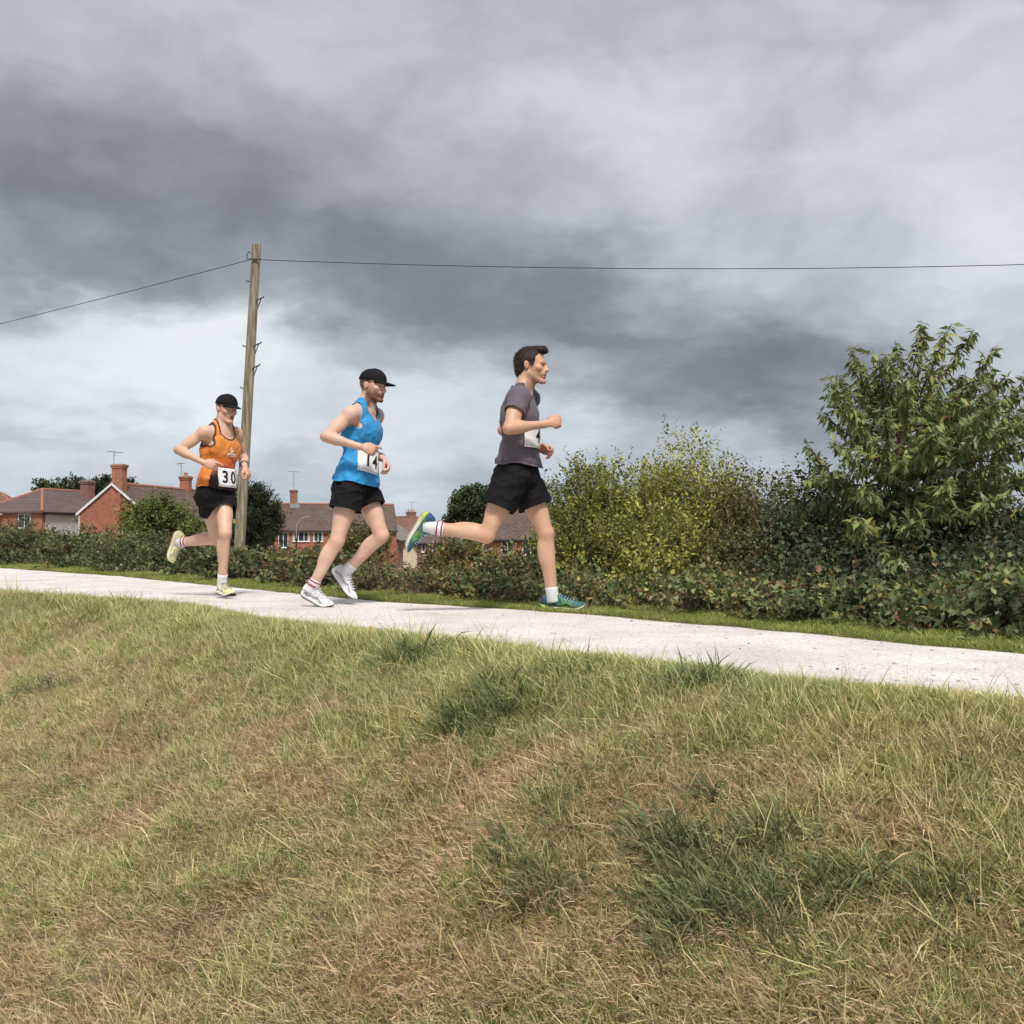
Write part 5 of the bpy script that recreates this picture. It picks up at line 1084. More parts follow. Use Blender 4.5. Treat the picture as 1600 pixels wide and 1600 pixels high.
def person(label, J, yaw, s, spec):
    """J: joint positions in world space"""
    J = {k: np.array(v, float) for k, v in J.items()}
    Fw = np.array([math.cos(yaw), -math.sin(yaw), 0]); Rt = np.array([-math.sin(yaw), -math.cos(yaw), 0]); Z = np.array([0, 0, 1.])
    pel = (J['hipR']+J['hipL'])/2; nb = J['neck']; tu = unit(nb-pel); shv = unit(J['shR']-J['shL'])
    cr = unit(shv-tu*shv.dot(tu)); cf = np.cross(tu, cr)                     # chest right, chest forward
    hv = unit(J['hipR']-J['hipL']); pr = unit(.5*hv+.5*Rt); pr = unit(pr-tu*pr.dot(tu)*.6); pf = unit(np.cross(Z*.6+tu*.4, pr)); pu = np.cross(pr, pf)
    T = np.linalg.norm(nb-pel); q = T/.52
    def tor(r, f, u):
        w = np.clip(u/.40, 0, 1); R_ = unit(pr*(1-w)+cr*w); F_ = unit(pf*(1-w)+cf*w); return pel+R_*r*s+F_*f*s+tu*u*q
    jj = [v for k, v in J.items() if k[:2] in ('hi', 'sh', 'el', 'wr', 'ha', 'kn', 'an', 'he', 'ne')]; lo = np.min(jj, axis=0)-.17; hi = np.max(jj, axis=0)+.17
    H = .0058
    S = SDF(lo, hi, H); G = SDF(lo, hi, .0066); ax = [cr, cf, tu]; axp = [pr, pf, pu]; m = s
    def torso(X, o, k, cloth_=False):
        X.ell(tor(0, -.005, .33), np.array([.148, .102, .185])*m+o, ax, k); X.ell(tor(0, 0, .16), np.array([.130, .090, .16])*m+o*(1.5 if cloth_ else 1), ax, .04)
        for g in (-1, 1):
            X.ell(tor(g*.070, .056, .350), np.array([.084, .026, .066])*m+o, ax, .04); X.ell(tor(g*.085, -.060, .33), np.array([.068, .048, .13])*m+o, ax, .03)
            X.cone(tor(g*.02, -.012, .480), tor(g*.135, -.012, .452), .052*m+o, .050*m+o, .04)
        X.ell(tor(0, .02, .13), np.array([.105, .072, .11])*m+o*(1.6 if cloth_ else 1), ax, .04)
    torso(S, 0, .04)
    S.ell(tor(0, -.005, .02), np.array([.155, .105, .10])*m, axp, .04)
    for g in (-1, 1): S.ell(tor(g*.072, -.052, -.025), np.array([.080, .075, .085])*m, axp, .04)
    # neck
    hc = J['head']; hf = unit(J['face']-hc); hu0 = unit(tu*.35+Z*.65 if 'hup' not in J else J['hup']-hc); hr = unit(np.cross(hf, hu0)); hu = np.cross(hr, hf)
    S.cone(tor(0, -.012, .455), hc-hu*.055*m-hf*.018*m, .066*m, .060*m, .03)
    for g in (-1, 1): S.cone(tor(g*.02, .045, .475), hc+hr*g*.055*m-hf*.02*m-hu*.05*m, .013*m, .014*m, .02); S.cone(hc-hu*.088*m-hf*.026*m+hr*g*.018*m, tor(g*.115, -.018, .462), .036*m, .036*m, .035)
    # arms
    for sd, g in (('R', 1), ('L', -1)):
        sh, el, wr, ha = J['sh'+sd], J['el'+sd], J['wr'+sd], J['ha'+sd]; a = unit(el-sh); b = unit(wr-el); bi = unit(b-a*a.dot(b)+1e-6)   # biceps side = side the elbow closes on
        S.cone(tor(g*.115, -.008, .435), sh, .058*m, .056*m, .03); S.ell(sh+a*.015, np.array([.060, .056, .056])*m, [a, unit(np.cross(a, bi)), bi], .02)
        S.cone(sh, el, .049*m, .036*m, .02); S.ell(sh+(el-sh)*.52+bi*.018*m, np.array([.080, .034, .036])*m, [a, unit(np.cross(a, bi)), bi], .012); S.ell(sh+(el-sh)*.46-bi*.020*m, np.array([.090, .036, .032])*m, [a, unit(np.cross(a, bi)), bi], .012)
        lf = unit(np.cross(a, b)); df = np.cross(b, lf); S.cone(el, wr, .036*m, .0235*m, .018, lf, 1.12); c = el+(wr-el)*.27; S.ell(c+df*.002, np.array([.080, .041, .038])*m, [b, lf, df], .02); S.ell(el+unit(a-b)*.008, np.array([.029, .029, .029])*m, [a, unit(np.cross(a, bi)), bi], .012)
        hn = unit(ha-wr); pl = J.get('palm'+sd, -cr*g); th = J.get('thumb'+sd, Z)
        hand(S, wr+hn*.012, hn, pl, th, spec['curl'+sd], m*1.02, spec.get('point'+sd, False))
    # legs
    for sd, g in (('R', 1), ('L', -1)):
        h_, kn, an = J['hip'+sd], J['kn'+sd], J['an'+sd]; a = unit(kn-h_); b = unit(an-kn); fr = unit(Fw-a*Fw.dot(a)) if abs(Fw.dot(a)) < .95 else unit(Z)
        bk = unit(b-a*a.dot(b)) if np.linalg.norm(b-a*a.dot(b)) > .12 else unit(-fr); kf = unit(-bk*.5+fr*.5) if bk.dot(fr) < .3 else fr; lat = unit(np.cross(a, kf)); axl = [a, lat, kf]
        S.cone(h_, kn, .085*m, .051*m, .035); S.ell(h_+(kn-h_)*.42+kf*.022*m, np.array([.17, .058, .054])*m, axl, .022); S.ell(h_+(kn-h_)*.42-kf*.026*m, np.array([.17, .055, .052])*m, axl, .022); S.ell(h_+(kn-h_)*.55+kf*.010*m-lat*.036*m, np.array([.12, .030, .036])*m, axl, .014)
        [S.ell(h_+(kn-h_)*.82+kf*.018*m+lat*e_*.026*m, np.array([.050, .022, .024])*m, axl, .012) for e_ in (-1, 1)]; S.ell(kn+kf*.022*m, np.array([.030, .026, .028])*m, axl, .012); S.cone(kn-kf*.03*m+lat*.030*m-a*.09*m, kn-kf*.022*m+lat*.026*m+b*.02*m, .013*m, .010*m, .012); S.cone(kn-kf*.03*m-lat*.030*m-a*.09*m, kn-kf*.022*m-lat*.026*m+b*.02*m, .013*m, .010*m, .012); S.ell(kn-kf*.004, np.array([.05, .046, .046])*m, axl, .02)
        sf = unit(kf-b*kf.dot(b)); lt = unit(np.cross(b, sf)); axs = [b, lt, sf]; Ls = np.linalg.norm(an-kn)
        S.cone(kn, an, .043*m, .031*m, .02); S.cone(kn+sf*.012*m, an+sf*.004, .034*m, .026*m, .02)
        for e, z_ in ((1, .30), (-1, .34)): S.ell(kn+(an-kn)*z_-sf*.024*m+lt*e*.014*m, np.array([.115, .036, .042])*m, axs, .014)
        S.cone(kn+b*.05*m+sf*.034*m, an+sf*.020*m-b*.06, .012*m, .010*m, .012); S.cone(kn+(an-kn)*.55-sf*.026*m, an-sf*.020*m, .024*m, .014*m, .02); S.ell(an+lt*.022*m, np.array([.014]*3)*m, axs, .01); S.ell(an-lt*.022*m, np.array([.014]*3)*m, axs, .01)
        td = unit(J['toe'+sd]-an); ufo = unit(J['up'+sd]-an); ufo = unit(ufo-td*ufo.dot(td)); S.cone(an, an-ufo*.040, .026*m, .022*m, .02); S.cone(an-ufo*.052-td*.015, an+td*.12-ufo*.062, .018*m, .012*m, .012)
    # head
    def hp(r, f, u): return hc+hr*r*m+hf*f*m+hu*u*m
    hax = [hr, hf, hu]; open_ = spec.get('mouth', .0)
    S.ell(hp(0, -.014, .030), np.array([.076, .098, .086])*m, hax, .02); S.ell(hp(0, .022, -.022), np.array([.060, .066, .084])*m, hax, .02)
    for g in (-1, 1):
        S.cone(hp(g*.052, .0, -.058), hp(g*.018, .066, -.098), .017*m, .015*m, .02); S.ell(hp(g*.042, .058, -.018), np.array([.022, .022, .020])*m, hax, .015)
        S.ell(hp(g*.033, .094, .004), np.array([.016, .010, .008])*m, hax, .008, True); S.cone(hp(g*.012, .090, .020), hp(g*.045, .074, .020), .009*m, .008*m, .008)
        S.ell(hp(g*.077, -.012, -.008), np.array([.009, .016, .028])*m, hax, .006); S.ell(hp(g*.083, -.017, .002), np.array([.007, .014, .020])*m, hax, .006); S.ell(hp(g*.090, -.008, -.004), np.array([.007, .007, .012])*m, hax, .004, True)
        S.ell(hp(g*.010, .102, -.030), np.array([.010, .011, .008])*m, hax, .006)
    S.cone(hp(0, .078, .014), hp(0, .092, -.028), .011*m, .016*m, .008); S.cone(hp(0, .090, .008), hp(0, .108, -.024), .007*m, .0095*m, .006); S.cone(hp(-.045, .078, .0125), hp(-.020, .088, .0125), .005*m, .005*m, .005); S.cone(hp(.045, .078, .0125), hp(.020, .088, .0125), .005*m, .005*m, .005); S.ell(hp(0, .084, -.099), np.array([.021, .018, .017])*m, hax, .014); S.ell(hp(0, .074, -.052), np.array([.032, .026, .024])*m, hax, .012)
    S.cone(hp(-.020, .090, -.054), hp(.020, .090, -.054), .0065*m, .0065*m, .004); S.cone(hp(-.017, .089, -.066-open_), hp(.017, .089, -.066-open_), .0070*m, .0070*m, .004)
    S.ell(hp(0, .100, -.0600-open_*.5), np.array([.020, .012, .0022+open_*.5])*m, hax, .003, True)
    V, Q = S.mesh(); V = smooth_mesh(V, Q, 1, .35)
    root_loc = np.array([pel[0], pel[1], 0.0]); off = root_loc
    # skin colouring: complexion, blood in knees, elbows, cheeks, lips, stubble
    base = np.array(spec['skin']); C = np.tile(base, (len(V), 1)); qh = (V-hc)@np.array(hax).T/m
    def near(p, r): return np.exp(-(np.linalg.norm(V-p, axis=1)/r)**2)[:, None]
    red = np.array([1.0, .74, .68])
    for kx, rr, st in (('knR', .06, .5), ('knL', .06, .5), ('elR', .05, .5), ('elL', .05, .5), ('haR', .07, .65), ('haL', .07, .65)): C = C*(1-near(J[kx], rr)*st*(1-red))
    C *= 1-near(hp(.045, .05, -.02), .035)*.5*(1-red); C *= 1-near(hp(-.045, .05, -.02), .035)*.5*(1-red); C *= 1-near(hp(0, .11, -.022), .02)*.5*(1-red); C *= 1-near(hp(.08, -.01, 0), .03)*.6*(1-red); C *= 1-near(hp(-.08, -.01, 0), .03)*.6*(1-red)
    C *= 1-near(tor(0, .05, .47), .08)*.4*(1-red)
    C *= (.86+.26*fbm(V, 13, 3, 3))[:, None]; C = C*(1-(.22*ss(fbm(V, 30, 13, 2), .45, .7))[:, None]*(1-np.array([1, .82, .78])))
    head = np.linalg.norm(V-hc, axis=1) < .17
    def ed(r, f, u, R): return np.exp(-(((np.abs(qh[:, 0])-r)/R[0])**2+((qh[:, 1]-f)/R[1])**2+((qh[:, 2]-u)/R[2])**2)**2)
    lips = np.maximum(ed(.0, .095, -.054, (.024, .02, .006)), ed(.0, .095, -.067-open_, (.020, .02, .007)))[:, None]*head[:, None]; C = C*(1-lips)+np.array([.42, .16, .13])*lips
    if open_ > .003: mo = ed(0, .09, -.060-open_*.5, (.019, .02, .003+open_*.5))[:, None]*head[:, None]; C = C*(1-mo)+np.array([.10, .03, .03])*mo
    if spec.get('beard'):
        z_ = qh[:, 2]; bm_ = ss(z_, -.030, -.062)*ss(qh[:, 1], .0-.03, .01)*ss(z_, -.128, -.112)*ss(qh[:, 1], .0, .03)*head; bm_ = bm_*(1-.75*ed(0, .09, -.060, (.024, .03, .010))); jaw = ss(np.abs(qh[:, 0]), .02, .045); side_ = ss(z_, -.005, -.05)*ss(qh[:, 1], .045, .02)*ss(qh[:, 1], -.02, .0)*head
        bb = (np.clip(np.maximum(bm_, side_), 0, 1)*spec['beard'][0]*(.75+.5*fbm(V, 140, 5, 2)))[:, None]; bb = np.clip(bb, 0, 1); C = C*(1-bb)+np.array(spec['beard'][1])*bb
    br = ed(.030, .088, .022, (.020, .02, .0048))[:, None]*head[:, None]*.85; C = C*(1-br)+np.array(spec['hair'])*br
    ey = ed(.033, .086, .004, (.017, .02, .008))[:, None]*head[:, None]*.15; C = C*(1-ey)+np.array([.20, .09, .07])*ey
    if spec.get('hair_on_sides'):   # cropped hair showing under the cap
        z_ = qh[:, 2]; hm = head*ss(z_, -.055, -.04)*ss(qh[:, 1], .025, .005)*(ss(qh[:, 1], -.03, -.045)+ss(z_, .005, .015)); hm = (np.clip(hm, 0, 1)*.8)[:, None]*(np.abs(qh[:, 0:1]) < .0775); C = C*(1-hm)+np.array(spec['hair'])*hm*(.8+.4*fbm(V, 90, 7, 2)[:, None])
    body = mesh_obj('person', V-off, Q, [M_SKIN], smooth=True, colors=C); body.location = tuple(root_loc); tag(body, label, 'person', None)
    # eyes
    for g in (-1, 1):
        e = MB(); c = hp(g*.032, .0735, .003)-off
        def ball(mb, c, r, n=8):
            Vv = [c+r*(hr*math.sin(a)*math.cos(b)+hu*math.sin(a)*math.sin(b)+hf*math.cos(a)) for a in np.linspace(.001, math.pi*.6, n) for b in np.linspace(0, 2*math.pi, 13)[:-1]]
            mb.add(Vv, [(i*12+j, i*12+(j+1) % 12, (i+1)*12+(j+1) % 12, (i+1)*12+j) for i in range(n-1) for j in range(12)])
        ball(e, c, .0098*m); o = e.build('eye', [M_EYE], body, True); i_ = MB(); ball(i_, c+hf*.0048*m, .0066*m, 6); i_.build('iris', [M_IRIS], o, True)

    # ---- top
    tp = spec['top']; og = .009
    torso(G, og, .05, True); drop = tp['hem']
    G.ell(tor(0, .000, .08), np.array([.150, .112, .15])*m+og, axp, .05); G.ell(tor(0, -.004, .0), np.array([.166, .122, .14])*m+og*1.2+tp.get('loose', 0), axp, .05)
    for g in (-1, 1): G.cone(hc-hu*.088*m-hf*.026*m+hr*g*.018*m, tor(g*.115, -.018, .462), .036*m+og, .036*m+og, .035)
    if tp['sleeve']:
        G.cone(tor(0, -.014, .45), hc-hu*.075*m-hf*.022*m, .075*m, .070*m, .035)
        for sd, g in (('R', 1), ('L', -1)):
            sh, el = J['sh'+sd], J['el'+sd]; G.cone(tor(g*.115, -.008, .435), sh, .058*m, .062*m, .04); G.cone(sh, sh+(el-sh)*.62, .064*m, .062*m, .035)
    GV, GQ = G.mesh(); N = normals(GV, GQ)
    bc = tor(spec['bib']['r'], .1, spec['bib']['u']); bm0 = 1-.85*np.exp(-(np.linalg.norm(GV-bc, axis=1)/.15)**4)
    wr_ = bm0*(fbm(GV*np.array([1, 1, .45]), 17, spec['seed'], 3)-.5)*.020+bm0*(1-np.abs(2*fbm(GV@np.array([[.8, .2, .3], [-.2, .9, .3], [-.3, -.3, .5]]), 24, spec['seed']+5, 2)-1))**3*.010
    rel = GV-pel; ul = (rel@tu)/q; w = np.clip(ul/.40, 0, 1)[:, None]; Rv = unit(pr*(1-w)+cr*w); Fv = unit(pf*(1-w)+cf*w)
    GV = GV+N*wr_[:, None]*(.5+.8*ss(ul, .42, .1))[:, None]; rel = GV-pel; ul = (rel@tu)/q; rl = np.abs((rel*Rv).sum(1))/s; fl = (rel*Fv).sum(1)/s
    neckc = np.hypot(rl, fl*.9+.0); front = ss(fl, -.02, .03)
    if tp['sleeve']:
        nk = .064-np.hypot(rl, fl+.005)+0*ul; nk = np.where(ul > .40, nk+np.clip((ul-.455)*1.6, -.3, .3)*0, -1); vn = ul-(.468-.022*front)-.40*np.clip(rl-.060, 0, 1)*0
        f_neck = np.minimum(.10-rl, ul-(.512-.42*fl))
        f = f_neck
        for sd, g in (('R', 1), ('L', -1)):
            sh, el = J['sh'+sd], J['el'+sd]; L_ = np.linalg.norm(el-sh); a = (el-sh)/L_; tt = ((GV-sh)@a); rad = np.linalg.norm(GV-sh-tt[:, None]*a, axis=1); fs = np.where((rad < .095) & ((((GV-pel)*Rv).sum(1)*g/s > .135) | (tt > .12)), tt-.48*L_, -1); f = np.maximum(f, fs)
        trimf = f_neck
    else:
        # singlet: scooped neck and deep armholes
        vneck = tp.get('v', False)
        f_neck = np.where(fl > -.01, np.minimum((.078-rl*(1.0))*1.0, ul-(.405+(.85*rl if vneck else 8.5*rl**2)+.01)) if vneck else np.minimum(.078-rl, ul-(.425+6.0*rl**2)), np.minimum(.078-rl, ul-(.468+4*rl**2)))
        arm = rl-(.148+np.clip((.385-ul)/.10, 0, 1)**1.8*.10-np.clip(ul-.42, 0, .1)*.25); f_arm = np.minimum(arm, ul-.295)
        f = np.maximum(f_neck, f_arm); trimf = f
    f_hem = (drop+.006*np.sin(fl*30))-ul; f = np.maximum(f, f_hem)
    CV, CQ, used = clip_mesh(GV, GQ, f); tf = trimf[used]; u2 = ul[used]; f2 = fl[used]; r2 = ((GV[used]-pel)*Rv[used]).sum(1)/s
    CC = tp['color'](CV, r2, f2, u2, tf, f_hem[used]); top = mesh_obj(tp['name'], CV-off, CQ, [cloth(tp['name']+'_fabric', (1, 1, 1), tp.get('rough', .75), .1, True, tp.get('bump', .35))], body, True, colors=CC)
    sm = top.modifiers.new('thickness', 'SOLIDIFY'); sm.thickness = .0028; sm.offset = -1

    # ---- shorts
    K = SDF(pel-.42, pel+.42, .0068); oo = .012
    K.ell(tor(0, -.004, .05), np.array([.150, .108, .09])*m+oo, axp, .04); K.ell(tor(0, -.006, .0), np.array([.160, .112, .10])*m+oo, axp, .04)
    for g in (-1, 1): K.ell(tor(g*.072, -.052, -.025), np.array([.082, .078, .085])*m+oo, axp, .04)
    cut = []; W = {}
    for sd, g in (('R', 1), ('L', -1)):
        h_, kn = J['hip'+sd], J['kn'+sd]; a = unit(kn-h_); L_ = spec['shorts_len']*np.linalg.norm(kn-h_); K.cone(h_, h_+a*(L_+.05), .092*m+oo*.7, (.098+spec.get('flare', .012))*m, .03); W[sd] = (h_, a, L_)
    KV, KQ = K.mesh(); N = normals(KV, KQ); KV = KV+N*((fbm(KV*np.array([1, 1, .5]), 15, spec['seed']+2, 3)-.5)*.022+(1-np.abs(2*fbm(KV, 13, spec['seed']+8, 2)-1))**4*.012)[:, None]*ss((pel+pu*.10*m-KV)@pu, -.01, .09)[:, None]
    KV = KV-N*(.010*ss((KV-pel)@pu, -.05*m, .02*m))[:, None]; ulk = ((KV-pel)@pu); dR = np.linalg.norm(KV-(W['R'][0]+np.clip(((KV-W['R'][0])@W['R'][1]), 0, .35)[:, None]*W['R'][1]), axis=1); dL = np.linalg.norm(KV-(W['L'][0]+np.clip(((KV-W['L'][0])@W['L'][1]), 0, .35)[:, None]*W['L'][1]), axis=1)
    tR = (KV-W['R'][0])@W['R'][1]-W['R'][2]; tL = (KV-W['L'][0])@W['L'][1]-W['L'][2]
    wR = np.clip(.5+(dL-dR)/.05, 0, 1); fk = tR*wR+tL*(1-wR); sideR = ((KV-pel)@pr); 
    fk = fk-spec.get('slit', -.0)*0; fk = np.where(ulk > -.02, -.05, fk); fk = np.maximum(fk, ulk-spec.get('waist', .085)*m)
    XV, XQ, us = clip_mesh(KV, KQ, fk); sh_o = mesh_obj('shorts', XV-off, XQ, [M_SHORTS], body, True); sm = sh_o.modifiers.new('thickness', 'SOLIDIFY'); sm.thickness = .003; sm.offset = -1
    for sd in 'RL':      # white lining just inside each leg opening
        h_, a, L_ = W[sd]; 
    # ---- bib
    def surf(p0, n):      # first point on the top's surface when coming from outside along -n
        for d in np.arange(.24, -.15, -.002):
            p = p0+n*d
            if G.sample(p[None])[0] < 0: return d
        return -1
    if 'bib' in spec:
        b = spec['bib']; n = unit(cf*math.cos(b['turn'])+cr*math.sin(b['turn'])); up = unit(tu+b.get('tilt', 0)*np.cross(n, tu)); up = unit(up-n*up.dot(n)); rt = np.cross(up, n); rt = unit(rt)
        c0 = tor(b['r'], b['f0'], b['u']); hw, hh = b['w']/2, b['h']/2; gx, gy = [g_.ravel() for g_ in np.meshgrid(np.linspace(-hw, hw, 9), np.linspace(-hh, hh, 5))]
        dd = np.array([surf(c0+rt*x+up*y, n) for x, y in zip(gx, gy)]); ok_ = dd > -.14; gx, gy, dd = gx[ok_], gy[ok_], dd[ok_]; A_ = np.stack([np.ones_like(gx), gx, gy, gx*gx], 1); k_ = np.linalg.lstsq(A_, dd, rcond=None)[0]; k_[0] += min(.016, max(0, (dd-A_@k_).max()))+.011; c = c0
        def bp(x, y, lift=0): return c+rt*x+up*y+n*(k_[0]+k_[1]*x+k_[2]*y+k_[3]*x*x+.002*math.sin(y*40+x*25)+lift)-off
        V2 = []; F2 = []; nx, ny = 12, 8
        for i in range(nx+1):
            for j in range(ny+1): V2.append(bp(-hw+2*hw*i/nx, -hh+2*hh*j/ny))
        F2 = [(i*(ny+1)+j, (i+1)*(ny+1)+j, (i+1)*(ny+1)+j+1, i*(ny+1)+j+1) for i in range(nx) for j in range(ny)]
        bo = mesh_obj('race_bib', V2, F2, [M_PAPER], body, True); sm = bo.modifiers.new('thickness', 'SOLIDIFY'); sm.thickness = .0012; sm.offset = 0
        for kx, (txt, xo) in enumerate(b['digits']):
            cu = bpy.data.curves.new('digit', 'FONT'); cu.body = txt; cu.size = b['size']; cu.align_x = 'CENTER'; cu.align_y = 'CENTER'; cu.offset = b['size']*.022; cu.resolution_u = 4
            to = bpy.data.objects.new('digit', cu); COL.objects.link(to); bpy.context.view_layer.update(); me = bpy.data.meshes.new_from_object(to.evaluated_get(bpy.context.evaluated_depsgraph_get())); COL.objects.unlink(to); bpy.data.objects.remove(to)
            import bmesh
            bm = bmesh.new(); bm.from_mesh(me); bmesh.ops.triangulate(bm, faces=bm.faces); bmesh.ops.subdivide_edges(bm, edges=[e for e in bm.edges if e.calc_length() > .02], cuts=1); bm.to_mesh(me); bm.free()
            for v in me.vertices: v.co = Vector(bp(v.co.x*.92+xo, v.co.y, .0022))
            me.materials.clear(); me.materials.append(M_INK); do = bpy.data.objects.new('digit', me); COL.objects.link(do); do.parent = bo
        pn = MB()
        for x, y in ((-hw+.012, hh-.012), (hw-.012, hh-.012), (-hw+.012, -hh+.012), (hw-.012, -hh+.012)): p = np.array(bp(x, y, .003)); pn.tube([p-rt*.007, p+rt*.007], .0016, 4)
        g_ = pn.build('safety_pins', [M_METAL_P], bo); g_['kind'] = 'stuff'
        ln = MB()
        for a_, b_ in ((-.72, .72),): P0 = [np.array(bp(x, -hh*.80, .0018)) for x in np.linspace(a_*hw, b_*hw, 9)]; ln.tube(P0, .0012, 3)
        ln.build('small_print', [simple('grey_print', (.35, .35, .37), .6, .1, 20)], bo)
    # ---- socks, strap, shoes, watch
    for sd, g in (('R', 1), ('L', -1)):
        kn, an = J['kn'+sd], J['an'+sd]; b = unit(an-kn); top_ = an-b*spec['sock'+sd]; ring = ring_tube('sock', top_, an+b*.045, .0415*m, .040*m, M_SOCK, body, off, 22, 8, .0009)
        if sd == 'R':
            c = top_+b*.012; st = MB(); st.tube([c-off, c+b*.030-off], [.0455*m, .0450*m], 22); so_ = st.build('timing_strap', [M_PAPER], body, True)
            for q_ in (0, .030): e_ = MB(); e_.tube([c+b*(q_-.004)-off, c+b*(q_+.004)-off], [.0475*m]*2, 22); e_.build('strap_edge', [spec['strap']], so_, True)
        toe = J['toe'+sd]-an; shoe(body, an, toe, J['up'+sd]-an, spec['shoe_scale'], g, **spec['shoe'+sd])
    if 'watch' in spec:
        sd = spec['watch']; el, wr = J['el'+sd], J['wr'+sd]; b = unit(wr-el); c = wr-b*.03; st = MB(); st.tube([c-b*.011-off, c+b*.011-off], .0315*m, 16); w_ = st.build('watch', [M_WATCH], body, True)
        n = unit(np.cross(b, Z)); n = n if n[1] < 0 else -n; fc = MB(); fc.tube([c+n*.026-off, c+n*.040-off], .019, 12); fc.build('watch_face', [M_WATCH], w_)
    # ---- headwear
    if spec.get('cap'):
        V2 = []; nu, nv = 28, 12; tilt = spec.get('cap_tilt', .0); cc = np.array([0, -.010, .030])
        def capf(th, ph):   # ph 0 at rim .. pi/2 crown
            r_, f_, u_ = .084*math.cos(ph)*math.cos(th), .107*math.cos(ph)*math.sin(th), .098*math.sin(ph)**.92+.006*math.cos(ph)
            f_ += .004*math.sin(ph); u_ += .012+f_*-.055*math.cos(ph)**.5+.004*(1 if math.sin(th) > 0 else 0); return hp(r_+cc[0], f_+cc[1], u_+cc[2]-.012)-off
        for j in range(nv+1):
            for i in range(nu): V2.append(capf(2*math.pi*i/nu, math.pi/2*j/nv))
        F2 = [(j*nu+i, j*nu+(i+1) % nu, (j+1)*nu+(i+1) % nu, (j+1)*nu+i) for j in range(nv) for i in range(nu)]
        co = mesh_obj('cap', V2, F2, [M_CAP], body, True); sm = co.modifiers.new('thickness', 'SOLIDIFY'); sm.thickness = .003; sm.offset = 1
        V2 = []; nb_, nr = 20, 7
        for i in range(nb_+1):
            th = math.radians(32+116*i/nb_); e = abs(math.sin((th-math.radians(32))/math.radians(116)*math.pi))
            p0 = np.array(capf(th, .03))
            for j in range(nr+1):
                t = j/nr; ln_ = .092*e**.55*t; x_ = math.cos(th); drop_ = -.014*t-.010*(abs(x_)**2)*t-.006*t*t; V2.append(p0+(hf*ln_+hu*(drop_+.002)-hr*x_*.010*t)*m)
        F2 = [(i*(nr+1)+j, (i+1)*(nr+1)+j, (i+1)*(nr+1)+j+1, i*(nr+1)+j+1) for i in range(nb_) for j in range(nr)]
        bo = mesh_obj('brim', V2, F2, [M_CAP], co, True); sm = bo.modifiers.new('thickness', 'SOLIDIFY'); sm.thickness = .0045; sm.offset = 0
        bt = MB(); p = np.array(capf(0, math.pi/2)); bt.tube([p-hu*.002, p+hu*.006], .008, 8); bt.build('cap_button', [M_CAP], co)
        sea = MB()
        for k in range(6): sea.tube([np.array(capf(math.pi/6+k*math.pi/3, a_))+0*hu for a_ in np.linspace(.05, 1.5, 9)], .0030, 3)
        q_ = sea.build('cap_seams', [M_CAP], co); q_['kind'] = 'stuff'
    else:
        HS = SDF(hc-.17, hc+.17, .0042); HS.ell(hp(0, -.018, .034), np.array([.083, .104, .092])*m, hax, .02); HS.ell(hp(0, -.05, -.02), np.array([.066, .062, .07])*m, hax, .02); HS.ell(hp(0, .045, .105), np.array([.055, .050, .024])*m, hax, .02); HS.ell(hp(0, .068, .100), np.array([.045, .026, .022])*m, hax, .015)
        HV, HQ = HS.mesh(); N = normals(HV, HQ); qq = (HV-hc)@np.array(hax).T/m; HV = HV+N*((fbm(HV, 38, 4, 2)-.5)*.005)[:, None]
        ar = np.abs(qq[:, 0]); fr, uu = qq[:, 1], qq[:, 2]
        # hairline: temple at f ~ .045 above the eyes, sideburn to the ear, nape low at the back
        f_face = np.minimum(fr-(.040+.030*np.clip((uu-.055)/.05, 0, 1)-.012*np.clip((.03-uu)/.04, 0, 1)), .0856-uu-.0*ar); f_side = np.minimum(-(uu-(-.004)), fr-(-.030)); f_nape = -(uu+.072+.25*np.clip(-fr-.05, -.1, .1)); ff = np.maximum(np.maximum(f_face, f_side), f_nape)
        earz = .026-np.hypot((fr+.012)*1.15, uu+.002); ff = np.maximum(ff, np.where(ar > .055, earz, -1))
        XV, XQ, us = clip_mesh(HV, HQ, ff); ho = mesh_obj('hair', XV-off, XQ, [simple('dark_brown_hair', (.030, .017, .012), .55, .4, 160, .6)], body, True); sm = ho.modifiers.new('thickness', 'SOLIDIFY'); sm.thickness = .012; sm.offset = -1
        r = np.random.default_rng(3); k = 2600; sel = r.integers(0, len(XV), k); P = XV[sel]; Nn = unit(P-hp(0, -.02, .0)); d = unit(Nn*.6+hf*.5*(qq[us][sel][:, 2:3] > .06)-hu*.4*(qq[us][sel][:, 2:3] < .06)+r.normal(0, .25, (k, 3))); a = unit(np.cross(d, r.normal(0, 1, (k, 3))))*.0012
        l = .007+.009*r.random((k, 1)); V2 = np.stack([P-a-d*.004, P+a-d*.004, P+d*l], 1).reshape(-1, 3)-off; st = mesh_obj('hair_strands', V2, np.arange(3*k).reshape(-1, 3), [simple('hair_strand', (.04, .023, .016), .5, .4, 160)], ho); st['kind'] = 'stuff'
    for nm, (aa, bb) in {'upper arm': ('sh', 'el'), 'forearm': ('el', 'wr'), 'thigh': ('hip', 'kn'), 'shin': ('kn', 'an')}.items():
        print(nm, *['%s %.3f' % (sd, np.linalg.norm(J[aa+sd]-J[bb+sd])) for sd in 'RL'], end=' | ')
    print('torso %.3f' % T, 'hands', np.round(np.linalg.norm(J['haR']-J['wrR']), 3))
    return dict(body=body, off=off, tor=tor, cf=cf, cr=cr, tu=tu, G=G, surf=surf)
M_METAL_P = simple('pin_steel', (.5, .5, .5), .3, .1, 20, metal=.8)
